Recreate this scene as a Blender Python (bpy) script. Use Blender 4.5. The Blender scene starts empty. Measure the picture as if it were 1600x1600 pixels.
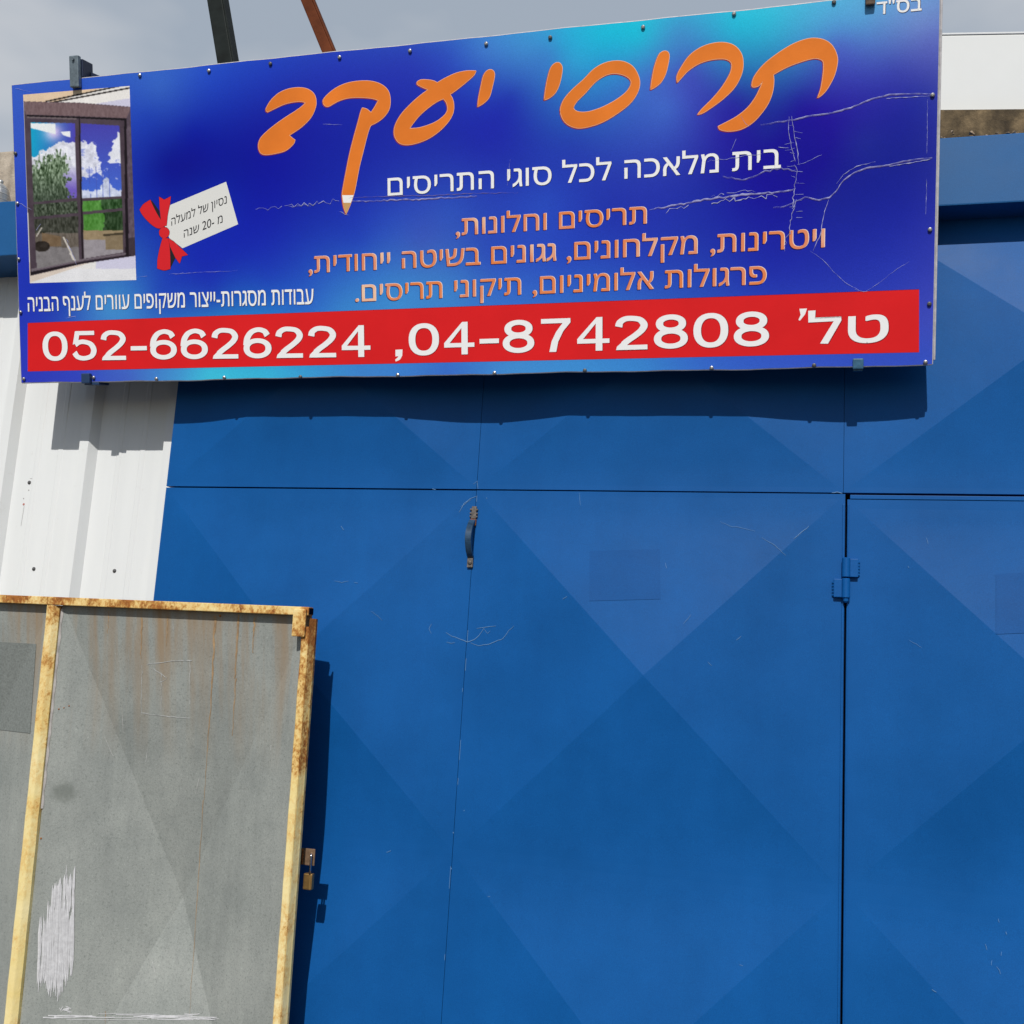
import bpy, bmesh, math, random
import numpy as np
from mathutils import Vector, Matrix

scene = bpy.context.scene
col = scene.collection
random.seed(4)
rng = np.random.default_rng(7)

# ------------------------------------------------------------------ camera, sky, sun, exposure
SEAM = 2.19                      # height of the joint between the gate leaves and the transom panels
F_PX, YAW, PITCH, ROLL = 1743.14, 0.2656, 0.1689, -0.0608
CAM = Vector((0.9202, -2.9852, -0.5914 + SEAM))
R = Matrix.Rotation(YAW, 3, 'Z') @ Matrix.Rotation(PITCH, 3, 'X') @ Matrix.Rotation(ROLL, 3, 'Y')
cam_d = bpy.data.cameras.new('camera')
cam = bpy.data.objects.new('camera', cam_d)
col.objects.link(cam)
cam_d.sensor_width = 36.0
cam_d.lens = 36.0 * F_PX / 1600.0
cam_d.clip_start, cam_d.clip_end = 0.05, 2000
m3 = Matrix((R.col[0], R.col[2], -R.col[1])).transposed()
cam.matrix_world = Matrix.Translation(CAM) @ m3.to_4x4()
scene.camera = cam

SUN_A, SUN_B = -0.07, 0.85       # sideways and downward run of a shadow per metre of depth
sun_dir = Vector((SUN_A, 1.0, -SUN_B)).normalized()
to_sun = -sun_dir
SUN_EL = math.asin(to_sun.z)
SUN_AZ = math.atan2(to_sun.x, to_sun.y)
sd = bpy.data.lights.new('sun', 'SUN')
sd.energy, sd.angle, sd.color = 3.5, math.radians(0.5), (1.0, 0.97, 0.915)
so = bpy.data.objects.new('sun', sd)
col.objects.link(so)
so.rotation_euler = sun_dir.to_track_quat('-Z', 'Y').to_euler()

world = bpy.data.worlds.new("World")
scene.world = world
world.use_nodes = True
wn, wl = world.node_tree.nodes, world.node_tree.links
wn.clear()
wout = wn.new('ShaderNodeOutputWorld')
sky = wn.new('ShaderNodeTexSky')
sky.sky_type = 'NISHITA'
sky.sun_disc = False
sky.sun_elevation = SUN_EL
sky.sun_rotation = SUN_AZ
bg1 = wn.new('ShaderNodeBackground')
bg1.inputs[1].default_value = 0.07
wl.new(sky.outputs[0], bg1.inputs[0])
tc = wn.new('ShaderNodeTexCoord')
mp = wn.new('ShaderNodeMapping')
mp.inputs['Scale'].default_value = (1.0, 1.0, 2.2)
wl.new(tc.outputs['Generated'], mp.inputs[0])
nz = wn.new('ShaderNodeTexNoise')
nz.inputs['Scale'].default_value = 2.8
nz.inputs['Detail'].default_value = 4
wl.new(mp.outputs[0], nz.inputs[0])
cr = wn.new('ShaderNodeValToRGB')
cr.color_ramp.elements[0].position, cr.color_ramp.elements[0].color = 0.41, (0.38, 0.44, 0.52, 1)
cr.color_ramp.elements[1].position, cr.color_ramp.elements[1].color = 0.61, (0.62, 0.64, 0.67, 1)
wl.new(nz.outputs[0], cr.inputs[0])
bg2 = wn.new('ShaderNodeBackground')
bg2.inputs[1].default_value = 1.0
wl.new(cr.outputs[0], bg2.inputs[0])
# the cloud bank lies over the roofs to the north; the sky on the sun's side is clear
sp = wn.new('ShaderNodeSeparateXYZ')
wl.new(tc.outputs['Generated'], sp.inputs[0])
ad = wn.new('ShaderNodeMath')
ad.operation = 'MULTIPLY_ADD'
ad.inputs[1].default_value = 0.30
wl.new(nz.outputs[0], ad.inputs[0])
wl.new(sp.outputs[1], ad.inputs[2])
mr = wn.new('ShaderNodeMapRange')
mr.inputs['From Min'].default_value, mr.inputs['From Max'].default_value = 0.15, 0.55
mr.inputs['To Min'].default_value, mr.inputs['To Max'].default_value = 0.06, 0.92
wl.new(ad.outputs[0], mr.inputs['Value'])
mx = wn.new('ShaderNodeMixShader')
wl.new(mr.outputs[0], mx.inputs[0])
wl.new(bg1.outputs[0], mx.inputs[1])
wl.new(bg2.outputs[0], mx.inputs[2])
wl.new(mx.outputs[0], wout.inputs[0])

vs = scene.view_settings
vs.view_transform, vs.look, vs.exposure, vs.gamma = 'Standard', 'None', 0.0, 1.0
vs.use_curve_mapping = False

# ------------------------------------------------------------------ measuring helpers
def ray(px, py):
    return R @ Vector(((px - 800) / F_PX, 1.0, -(py - 800) / F_PX))

def on_plane(px, py, P, N):
    v = ray(px, py)
    t = (P - CAM).dot(N) / v.dot(N)
    return CAM + v * t

def at(px, py, Y):
    return on_plane(px, py, Vector((0, Y, 0)), Vector((0, 1, 0)))

def lin(c):
    c = c / 255.0
    return c / 12.92 if c <= 0.04045 else ((c + 0.055) / 1.055) ** 2.4

def rgb(r, g, b, k=1.0):
    return (lin(r) * k, lin(g) * k, lin(b) * k)

# ------------------------------------------------------------------ object helpers
def empty(name, loc, label, cat, group=None):
    o = bpy.data.objects.new(name, None)
    o.location = loc
    o.empty_display_size = 0.1
    col.objects.link(o)
    o['label'], o['category'] = label, cat
    if group:
        o['group'] = group
    return o

def root_loc(o):
    v = Vector((0, 0, 0))
    while o is not None:
        v += o.location
        o = o.parent
    return v

def mesh_obj(name, verts, faces, mat, parent=None, smooth=False, label=None, cat=None, kind=None, group=None):
    off = root_loc(parent) if parent else Vector((0, 0, 0))
    me = bpy.data.meshes.new(name)
    me.from_pydata([tuple(Vector(v) - off) for v in verts], [], faces)
    me.update()
    if mat:
        me.materials.append(mat)
    o = bpy.data.objects.new(name, me)
    col.objects.link(o)
    if parent:
        o.parent = parent
    if smooth:
        for p in me.polygons:
            p.use_smooth = True
    if label:
        o['label'] = label
    if cat:
        o['category'] = cat
    if kind:
        o['kind'] = kind
    if group:
        o['group'] = group
    return o

class MB:
    """collects pieces of one object"""
    def __init__(self):
        self.v, self.f = [], []

    def add(self, verts, faces):
        n = len(self.v)
        self.v += [Vector(v) for v in verts]
        self.f += [tuple(i + n for i in f) for f in faces]

    def frame_box(self, O, X, Y, Z, bev=0.0):
        """box with corner O and edge vectors X, Y, Z, edges eased by bev"""
        bm = bmesh.new()
        vs_ = [bm.verts.new(O + X * a + Y * b + Z * c) for a in (0, 1) for b in (0, 1) for c in (0, 1)]
        for f in ((0, 1, 3, 2), (4, 6, 7, 5), (0, 4, 5, 1), (2, 3, 7, 6), (0, 2, 6, 4), (1, 5, 7, 3)):
            bm.faces.new([vs_[i] for i in f])
        bmesh.ops.recalc_face_normals(bm, faces=bm.faces)
        if bev > 0:
            bmesh.ops.bevel(bm, geom=bm.edges[:], offset=bev, segments=2, profile=0.6, affect='EDGES')
        bm.verts.index_update()
        self.add([v.co.copy() for v in bm.verts], [[v.index for v in f.verts] for f in bm.faces])
        bm.free()

    def box(self, x0, x1, y0, y1, z0, z1, bev=0.0):
        self.frame_box(Vector((x0, y0, z0)), Vector((x1 - x0, 0, 0)), Vector((0, y1 - y0, 0)), Vector((0, 0, z1 - z0)), bev)

    def tube(self, pts, r, n=12, cap=True):
        pts = [Vector(p) for p in pts]
        rs = r if isinstance(r, (list, tuple)) else [r] * len(pts)
        base = len(self.v)
        up = None
        for i, p in enumerate(pts):
            d = (pts[min(i + 1, len(pts) - 1)] - pts[max(i - 1, 0)]).normalized()
            if up is None:
                up = d.orthogonal().normalized()
            up = (up - d * up.dot(d)).normalized()
            s = d.cross(up)
            for k in range(n):
                a = 2 * math.pi * k / n
                self.v.append(p + (up * math.cos(a) + s * math.sin(a)) * rs[i])
        for i in range(len(pts) - 1):
            for k in range(n):
                a, b = base + i * n + k, base + i * n + (k + 1) % n
                self.f.append((a, b, b + n, a + n))
        if cap:
            self.f.append(tuple(base + k for k in range(n))[::-1])
            self.f.append(tuple(base + (len(pts) - 1) * n + k for k in range(n)))

    def lathe(self, O, axis, prof, n=20):
        """prof: list of (radius, along) around axis through O"""
        axis = axis.normalized()
        u = axis.orthogonal().normalized()
        w = axis.cross(u)
        base = len(self.v)
        for r, h in prof:
            for k in range(n):
                a = 2 * math.pi * k / n
                self.v.append(O + axis * h + (u * math.cos(a) + w * math.sin(a)) * r)
        for i in range(len(prof) - 1):
            for k in range(n):
                a, b = base + i * n + k, base + i * n + (k + 1) % n
                self.f.append((a, b, b + n, a + n))
        self.f.append(tuple(base + k for k in range(n))[::-1])
        self.f.append(tuple(base + (len(prof) - 1) * n + k for k in range(n)))

    def build(self, name, mat, parent=None, smooth=False, **kw):
        o = mesh_obj(name, self.v, self.f, mat, parent, smooth, **kw)
        bm = bmesh.new()
        bm.from_mesh(o.data)
        bmesh.ops.recalc_face_normals(bm, faces=bm.faces)
        bm.to_mesh(o.data)
        bm.free()
        return o

# ------------------------------------------------------------------ materials
def new_mat(name):
    m = bpy.data.materials.new(name)
    m.use_nodes = True
    nt = m.node_tree
    b = nt.nodes['Principled BSDF']
    return m, nt, b

def N(nt, t, **kw):
    n = nt.nodes.new(t)
    for k, v in kw.items():
        setattr(n, k, v)
    return n

def noise(nt, scale, detail=3, rough=0.55, stretch=None, dist=0.0):
    t = N(nt, 'ShaderNodeTexCoord')
    m = N(nt, 'ShaderNodeMapping')
    if stretch:
        m.inputs['Scale'].default_value = stretch
    nt.links.new(t.outputs['Object'], m.inputs[0])
    n = N(nt, 'ShaderNodeTexNoise')
    n.inputs['Scale'].default_value = scale
    n.inputs['Detail'].default_value = detail
    n.inputs['Roughness'].default_value = rough
    n.inputs['Distortion'].default_value = dist
    nt.links.new(m.outputs[0], n.inputs['Vector'])
    return n

def ramp(nt, src, stops):
    r = N(nt, 'ShaderNodeValToRGB')
    e = r.color_ramp.elements
    while len(e) < len(stops):
        e.new(0.5)
    for i, (p, c) in enumerate(stops):
        e[i].position = p
        e[i].color = (*c, 1) if len(c) == 3 else c
    nt.links.new(src, r.inputs[0])
    return r

def mix(nt, fac, a, b, mode='MIX'):
    m = N(nt, 'ShaderNodeMix', data_type='RGBA', blend_type=mode)
    for i, s in ((0, fac), (6, a), (7, b)):
        if isinstance(s, (int, float)):
            m.inputs[i].default_value = s
        elif isinstance(s, tuple):
            m.inputs[i].default_value = (*s, 1) if len(s) == 3 else s
        else:
            nt.links.new(s, m.inputs[i])
    return m.outputs[2]

def bump(nt, b, src, strength, dist):
    n = N(nt, 'ShaderNodeBump')
    n.inputs['Strength'].default_value = strength
    n.inputs['Distance'].default_value = dist
    nt.links.new(src, n.inputs['Height'])
    prev = b.inputs['Normal'].links
    if prev:
        nt.links.new(prev[0].from_socket, n.inputs['Normal'])
    nt.links.new(n.outputs[0], b.inputs['Normal'])

def simple(name, c, rough=0.5, metal=0.0, spec=0.5, var=0.0, vscale=8.0, bmp=0.0, bscale=200):
    m, nt, b = new_mat(name)
    b.inputs['Roughness'].default_value = rough
    b.inputs['Metallic'].default_value = metal
    b.inputs['Specular IOR Level'].default_value = spec
    if var > 0:
        n = noise(nt, vscale, 5, 0.65)
        r = ramp(nt, n.outputs[0], [(0.3, tuple(x * (1 - var) for x in c)), (0.7, tuple(min(1, x * (1 + var)) for x in c))])
        nt.links.new(r.outputs[0], b.inputs['Base Color'])
    else:
        b.inputs['Base Color'].default_value = (*c, 1)
    if bmp > 0:
        n = noise(nt, bscale, 3)
        bump(nt, b, n.outputs[0], bmp, 0.002)
    return m

def blue_paint(name, base, rough=0.44, spec=0.13):
    """sun-faded blue enamel on sheet steel: cloudy fading, vertical wash streaks, chalky specks, slight ripple"""
    m, nt, b = new_mat(name)
    n1 = noise(nt, 2.3, 6, 0.62)
    r1 = ramp(nt, n1.outputs[0], [(0.25, tuple(x * 0.82 for x in base)), (0.75, tuple(x * 1.16 for x in base))])
    n2 = noise(nt, 3.0, 4, 0.6, (5.0, 5.0, 0.6))
    r2 = ramp(nt, n2.outputs[0], [(0.3, (0.97, 0.97, 0.98)), (0.7, (1.03, 1.03, 1.02))])
    c = mix(nt, 1.0, r1.outputs[0], r2.outputs[0], 'MULTIPLY')
    n3 = noise(nt, 420.0, 2, 0.7)
    r3 = ramp(nt, n3.outputs[0], [(0.3, (0.84, 0.84, 0.84)), (0.7, (1.16, 1.16, 1.16))])
    c = mix(nt, 0.8, c, r3.outputs[0], 'MULTIPLY')
    n4 = noise(nt, 60.0, 4, 0.75)
    r4 = ramp(nt, n4.outputs[0], [(0.73, (0, 0, 0)), (0.80, (1, 1, 1))])
    c = mix(nt, r4.outputs[0], c, tuple(min(1, x * 1.5 + 0.04) for x in base))
    nt.links.new(c, b.inputs['Base Color'])
    rr = ramp(nt, n1.outputs[0], [(0.3, (rough - .05,) * 3), (0.7, (rough + .07,) * 3)])
    nt.links.new(rr.outputs[0], b.inputs['Roughness'])
    b.inputs['Specular IOR Level'].default_value = spec
    nb = noise(nt, 3.5, 3, 0.5)
    bump(nt, b, nb.outputs[0], 0.22, 0.012)
    nf = noise(nt, 260.0, 2, 0.6)
    bump(nt, b, nf.outputs[0], 0.10, 0.001)
    return m

GATE = blue_paint('gate_blue_paint', (0.0040, 0.085, 0.298))
GATE_DK = blue_paint('patched_blue_paint', (0.0042, 0.076, 0.272), 0.46, 0.12)
BEAM = blue_paint('beam_blue_paint', (0.016, 0.098, 0.27), 0.46)
VOID = simple('gap_shade_black', (0.003, 0.004, 0.012), 0.9, spec=0.05)  # near black, stands in for the shade inside gaps and holes
SCRATCH = simple('scratched_paint', (0.085, 0.21, 0.42), 0.6)
GREYMETAL = simple('bare_grey_metal', (0.115, 0.10, 0.09), 0.65, 0.2, var=0.75, vscale=110)
SCREWM = simple('galvanised_screw', (0.42, 0.41, 0.40), 0.35, 0.8, var=0.25, vscale=150)
SCREW_DK = simple('weathered_screw', (0.10, 0.10, 0.10), 0.5, 0.4, var=0.3, vscale=150)
GREYSTRAP = simple('worn_bracket_steel', (0.15, 0.19, 0.22), 0.5, 0.3, var=0.45, vscale=40)

def white_steel():
    m, nt, b = new_mat('white_sheet_steel')
    n = noise(nt, 2.0, 5, 0.6, (6, 6, 0.35))
    r = ramp(nt, n.outputs[0], [(0.3, (0.69, 0.705, 0.705)), (0.7, (0.745, 0.76, 0.76))])
    n2 = noise(nt, 24.0, 5, 0.7)
    r2 = ramp(nt, n2.outputs[0], [(0.24, (0.90, 0.89, 0.87)), (0.38, (1, 1, 1))])
    c = mix(nt, 0.8, r.outputs[0], r2.outputs[0], 'MULTIPLY')
    nt.links.new(c, b.inputs['Base Color'])
    b.inputs['Roughness'].default_value = 0.42
    nb = noise(nt, 4.0, 3)
    bump(nt, b, nb.outputs[0], 0.15, 0.008)
    return m
WHITE = white_steel()

def rust_paint(name='rusty_yellow_paint', shift=0.0):
    """cream-yellow paint flaking to rust; rust heaviest near the top of the leaf and in specks elsewhere"""
    m, nt, b = new_mat(name)
    ny = noise(nt, 9.0, 4, 0.6)
    yel = ramp(nt, ny.outputs[0], [(0.3, (0.79, 0.62, 0.24)), (0.7, (0.86, 0.74, 0.41))])
    nr = noise(nt, 55.0, 6, 0.72, None, 0.6)
    rst = ramp(nt, nr.outputs[0], [(0.25, (0.12, 0.036, 0.009)), (0.5, (0.33, 0.115, 0.022)), (0.75, (0.52, 0.22, 0.05))])
    t = N(nt, 'ShaderNodeTexCoord')
    sx = N(nt, 'ShaderNodeSeparateXYZ')
    nt.links.new(t.outputs['Object'], sx.inputs[0])
    mr = N(nt, 'ShaderNodeMapRange')
    mr.inputs['From Min'].default_value, mr.inputs['From Max'].default_value = 1.10, 1.84
    mr.inputs['To Min'].default_value, mr.inputs['To Max'].default_value = -0.13 + shift * 0.3, 0.085 + shift
    nt.links.new(sx.outputs[2], mr.inputs['Value'])
    n1 = noise(nt, 130.0, 5, 0.68, (1, 1, 0.7), 0.4)
    n2 = noise(nt, 14.0, 4, 0.6)
    a = N(nt, 'ShaderNodeMath', operation='ADD')
    n1s = N(nt, 'ShaderNodeMath', operation='MULTIPLY')
    n1s.inputs[1].default_value = 0.55
    nt.links.new(n1.outputs[0], n1s.inputs[0])
    nt.links.new(n1s.outputs[0], a.inputs[0])
    nt.links.new(mr.outputs[0], a.inputs[1])
    h = N(nt, 'ShaderNodeMath', operation='MULTIPLY')
    h.inputs[1].default_value = 0.85
    nt.links.new(n2.outputs[0], h.inputs[0])
    a2 = N(nt, 'ShaderNodeMath', operation='ADD')
    nt.links.new(a.outputs[0], a2.inputs[0])
    nt.links.new(h.outputs[0], a2.inputs[1])
    fac = ramp(nt, a2.outputs[0], [(0.74, (0, 0, 0)), (0.88, (1, 1, 1))])
    stain = ramp(nt, a2.outputs[0], [(0.58, (0, 0, 0)), (0.82, (1, 1, 1))])
    c0 = mix(nt, stain.outputs[0], yel.outputs[0], (0.70, 0.42, 0.12))
    c = mix(nt, fac.outputs[0], c0, rst.outputs[0])
    nt.links.new(c, b.inputs['Base Color'])
    b.inputs['Roughness'].default_value = 0.72
    b.inputs['Specular IOR Level'].default_value = 0.3
    bump(nt, b, a2.outputs[0], 0.5, 0.004)
    return m
RUST = rust_paint()
RUST_POST = rust_paint('rusty_post_paint', 0.06)
RUST_EDGE = rust_paint('rusty_edge_paint', 0.12)

def deep_rust():
    m, nt, b = new_mat('deep_rust')
    nr = noise(nt, 60.0, 6, 0.72)
    r = ramp(nt, nr.outputs[0], [(0.25, (0.09, 0.028, 0.008)), (0.55, (0.30, 0.10, 0.022)), (0.78, (0.62, 0.36, 0.12))])
    nt.links.new(r.outputs[0], b.inputs['Base Color'])
    b.inputs['Roughness'].default_value = 0.85
    bump(nt, b, nr.outputs[0], 0.6, 0.003)
    return m
DRUST = deep_rust()

def galv():
    """dull galvanised sheet: spangle, vertical wash streaks, rust washed down from the top rail"""
    m, nt, b = new_mat('weathered_galvanised_sheet')
    n1 = noise(nt, 3.2, 6, 0.65)
    c = ramp(nt, n1.outputs[0], [(0.25, (0.225, 0.245, 0.235)), (0.75, (0.355, 0.372, 0.352))]).outputs[0]
    n2 = noise(nt, 5.0, 4, 0.65, (5, 5, 0.7))
    c = mix(nt, 0.9, c, ramp(nt, n2.outputs[0], [(0.3, (0.91, 0.91, 0.91)), (0.7, (1.07, 1.07, 1.06))]).outputs[0], 'MULTIPLY')
    n3 = noise(nt, 170.0, 4, 0.8)
    c = mix(nt, 0.9, c, ramp(nt, n3.outputs[0], [(0.30, (0.50, 0.52, 0.52)), (0.44, (0.95, 0.95, 0.95)), (0.64, (1.05, 1.05, 1.05)), (0.74, (1.7, 1.7, 1.7))]).outputs[0], 'MULTIPLY')
    n5 = noise(nt, 500.0, 2, 0.7)
    c = mix(nt, 0.8, c, ramp(nt, n5.outputs[0], [(0.3, (0.82, 0.82, 0.82)), (0.7, (1.18, 1.18, 1.18))]).outputs[0], 'MULTIPLY')
    n4 = noise(nt, 7.0, 3, 0.6, (3.2, 1, 0.12))
    t = N(nt, 'ShaderNodeTexCoord')
    sx = N(nt, 'ShaderNodeSeparateXYZ')
    nt.links.new(t.outputs['Object'], sx.inputs[0])
    mr = N(nt, 'ShaderNodeMapRange')
    mr.inputs['From Min'].default_value, mr.inputs['From Max'].default_value = 1.36, 1.78
    nt.links.new(sx.outputs[2], mr.inputs['Value'])
    f = N(nt, 'ShaderNodeMath', operation='MULTIPLY')
    nt.links.new(ramp(nt, n4.outputs[0], [(0.42, (0, 0, 0)), (0.68, (1, 1, 1))]).outputs[0], f.inputs[0])
    nt.links.new(mr.outputs[0], f.inputs[1])
    f2 = N(nt, 'ShaderNodeMath', operation='MULTIPLY')
    f2.inputs[1].default_value = 0.95
    nt.links.new(f.outputs[0], f2.inputs[0])
    c = mix(nt, f2.outputs[0], c, (0.31, 0.215, 0.125))
    nt.links.new(c, b.inputs['Base Color'])
    b.inputs['Roughness'].default_value = 0.55
    b.inputs['Specular IOR Level'].default_value = 0.3
    b.inputs['Metallic'].default_value = 0.0
    bump(nt, b, n1.outputs[0], 0.2, 0.01)
    return m
GALV = galv()

def concrete(name, c0, c1, c2, scale=9):
    m, nt, b = new_mat(name)
    n = noise(nt, scale, 8, 0.72, None, 0.1)
    r = ramp(nt, n.outputs[0], [(0.32, c0), (0.5, c1), (0.68, c2)])
    n2 = noise(nt, 4.0, 5, 0.6, (4, 4, 0.5))
    c = mix(nt, 0.9, r.outputs[0], ramp(nt, n2.outputs[0], [(0.35, (0.45, 0.42, 0.38)), (0.62, (1.15, 1.12, 1.08))]).outputs[0], 'MULTIPLY')
    nt.links.new(c, b.inputs['Base Color'])
    b.inputs['Roughness'].default_value = 0.95
    n3 = noise(nt, 90, 6, 0.7)
    bump(nt, b, n3.outputs[0], 0.7, 0.006)
    return m
CONC = concrete('stained_concrete', (0.022, 0.016, 0.010), (0.115, 0.084, 0.046), (0.26, 0.19, 0.105), 8)
CONC_L = concrete('pale_concrete', (0.16, 0.13, 0.10), (0.36, 0.31, 0.25), (0.52, 0.46, 0.38), 7)
GROUND = concrete('yard_asphalt', (0.045, 0.045, 0.045), (0.065, 0.064, 0.062), (0.09, 0.088, 0.085), 0.8)

# vinyl of the sign: colour comes from the printed mesh colours
def vinyl(name, attr=None, c=None, rough=0.38, var=0.0):
    m, nt, b = new_mat(name)
    if attr:
        a = N(nt, 'ShaderNodeAttribute')
        a.attribute_name = attr
        src = a.outputs['Color']
        n3 = noise(nt, 330.0, 2, 0.7)
        src = mix(nt, 0.7, src, ramp(nt, n3.outputs[0], [(0.3, (0.88, 0.88, 0.88)), (0.7, (1.12, 1.12, 1.12))]).outputs[0], 'MULTIPLY')
        nt.links.new(src, b.inputs['Base Color'])
    elif var > 0:
        n = noise(nt, 5.0, 4)
        r = ramp(nt, n.outputs[0], [(0.3, tuple(x * (1 - var) for x in c)), (0.7, tuple(min(1, x * (1 + var)) for x in c))])
        nt.links.new(r.outputs[0], b.inputs['Base Color'])
    else:
        b.inputs['Base Color'].default_value = (*c, 1)
    b.inputs['Roughness'].default_value = rough
    b.inputs['Specular IOR Level'].default_value = 0.12
    nb = noise(nt, 5.0, 3)
    bump(nt, b, nb.outputs[0], 0.12, 0.012)
    nf = noise(nt, 190.0, 3, 0.6)
    bump(nt, b, nf.outputs[0], 0.16, 0.0012)
    return m

K = 0.93
PRINT = vinyl('printed_vinyl', 'print')
PHOTO = vinyl('printed_picture_vinyl', 'print', rough=0.34)
V_WHITE = vinyl('white_print', c=(0.92, 0.92, 0.925))
V_RED = vinyl('red_print', c=(0.74, 0.017, 0.020), var=0.06)
V_ORANGE = vinyl('orange_print', c=(0.80, 0.208, 0.028), var=0.14)
V_PEACH = vinyl('peach_print', c=(0.92, 0.50, 0.30))
V_CORAL = vinyl('coral_print', c=(0.82, 0.27, 0.13), var=0.16)
_nt = V_CORAL.node_tree
_n = noise(_nt, 5.5, 2, 0.5)
_r = ramp(_nt, _n.outputs[0], [(0.36, (0.82, 0.235, 0.075)), (0.55, (0.80, 0.28, 0.16)), (0.68, (0.93, 0.60, 0.42))])
_nt.links.new(_r.outputs[0], _nt.nodes['Principled BSDF'].inputs['Base Color'])
V_CREAM = vinyl('cream_print', c=(0.95, 0.74, 0.58))
V_NAVY = vinyl('navy_print', c=(0.010, 0.012, 0.09))
V_MAROON = vinyl('maroon_print', c=(0.30, 0.035, 0.06))
V_BLACK = vinyl('black_print', c=(0.02, 0.02, 0.024))
V_TAN = vinyl('tan_print', c=(0.62, 0.36, 0.14))
V_TAGRED = vinyl('ribbon_red_print', c=(0.72, 0.022, 0.030))
CRACK = simple('split_vinyl_edge', (0.36, 0.38, 0.66), 0.5, var=0.5, vscale=90)
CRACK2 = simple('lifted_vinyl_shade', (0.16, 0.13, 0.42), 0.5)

# ------------------------------------------------------------------ ground
G = 150.0
mesh_obj('ground', [(-G, -G, 0), (G, -G, 0), (G, G, 0), (-G, G, 0)], [(0, 1, 2, 3)], GROUND, kind='structure')

# ------------------------------------------------------------------ steel gate
gate = empty('steel_gate', (0.5, 0, 0), 'tall blue painted steel gate of sheets pressed into shallow pyramids', 'gate')

def creased(mb, x0, x1, z0, z1, h, margin=0.012, y=0.0, rings=16):
    """one sheet folded corner to corner: four facets rising to the middle, easing out flat at the border"""
    cx, cz = (x0 + x1) / 2, (z0 + z1) / 2
    a = [(x0, z0), (x1, z0), (x1, z1), (x0, z1)]
    i = [(x0 + margin, z0 + margin), (x1 - margin, z0 + margin), (x1 - margin, z1 - margin), (x0 + margin, z1 - margin)]
    mb.add([(p[0], y, p[1]) for p in a] + [(p[0], y, p[1]) for p in i], [(k, (k + 1) % 4, 4 + (k + 1) % 4, 4 + k) for k in range(4)])
    for k in range(4):                       # every facet has its own points, so the folds stay crisp
        p, q = i[k], i[(k + 1) % 4]
        V = []
        for r in range(rings + 1):
            t = r / rings
            yy = y - h * ease(t)
            V += [(p[0] + (cx - p[0]) * t, yy, p[1] + (cz - p[1]) * t), (q[0] + (cx - q[0]) * t, yy, q[1] + (cz - q[1]) * t)]
        mb.add(V, [(2 * r, 2 * r + 1, 2 * r + 3, 2 * r + 2) for r in range(rings - 1)] + [(2 * rings - 2, 2 * rings - 1, 2 * rings)])

def ease(t):
    return t * t / (t + 0.35) * 1.35

def returns(mb, x0, x1, z0, z1, d=0.035, y=0.0):
    c = [(x0, z0), (x1, z0), (x1, z1), (x0, z1)]
    for k in range(4):
        p, q = c[k], c[(k + 1) % 4]
        mb.add([(p[0], y, p[1]), (q[0], y, q[1]), (q[0], y + d, q[1]), (p[0], y + d, p[1])], [(0, 1, 2, 3)])

BUL = 0.052
XL, XR2 = -0.9977, 2.035
ZT = SEAM + 0.81
for x0, x1 in ((XL, -0.0006), (0.0006, 1.0012), (1.0022, XR2)):
    mb = MB()
    creased(mb, x0, x1, SEAM + 0.001, ZT, BUL * 0.85, 0.014)
    returns(mb, x0, x1, SEAM + 0.001, ZT)
    mb.build('transom_panel', GATE, gate, smooth=True)
leaves = []
for k, (x0, x1, zt) in enumerate(((XL, -0.0006, SEAM - 0.0036), (0.0006, 1.0064, SEAM - 0.0028), (1.0120, XR2, SEAM - 0.017))):
    mb = MB()
    zm = SEAM - 0.9986
    mg = 0.013 if k < 2 else 0.024
    creased(mb, x0, x1, zm, zt, BUL, mg, y=0.0)
    creased(mb, x0, x1, SEAM - 1.998, zm, BUL, mg, y=0.0)
    creased(mb, x0, x1, 0.05, SEAM - 1.998, 0.0, 0.01)
    returns(mb, x0, x1, 0.05, zt)
    leaves.append(mb.build('gate_leaf', GATE, gate, smooth=True))
# frame behind the sheets, coloured near black as the shade in the gaps
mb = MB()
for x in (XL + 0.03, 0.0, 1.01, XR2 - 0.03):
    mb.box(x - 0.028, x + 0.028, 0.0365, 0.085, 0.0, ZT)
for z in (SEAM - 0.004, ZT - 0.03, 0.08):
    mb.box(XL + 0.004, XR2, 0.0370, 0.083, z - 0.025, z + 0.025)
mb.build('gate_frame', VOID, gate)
# head strip above the wicket door, with its bright lower lip
mb = MB()
mb.box(1.0185, XR2, -0.0022, 0.02, SEAM - 0.0158, SEAM - 0.0050, 0.0012)
mb.build('head_strip', GATE, gate)
# folded lips beside the hinge gap
mb = MB()
mb.box(1.0000, 1.0056, -0.0035, 0.012, 0.06, SEAM - 0.030, 0.0012)
mb.box(1.0128, 1.0166, -0.0030, 0.012, 0.06, SEAM - 0.030, 0.0012)
mb.build('gap_lip', GATE, gate)

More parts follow.
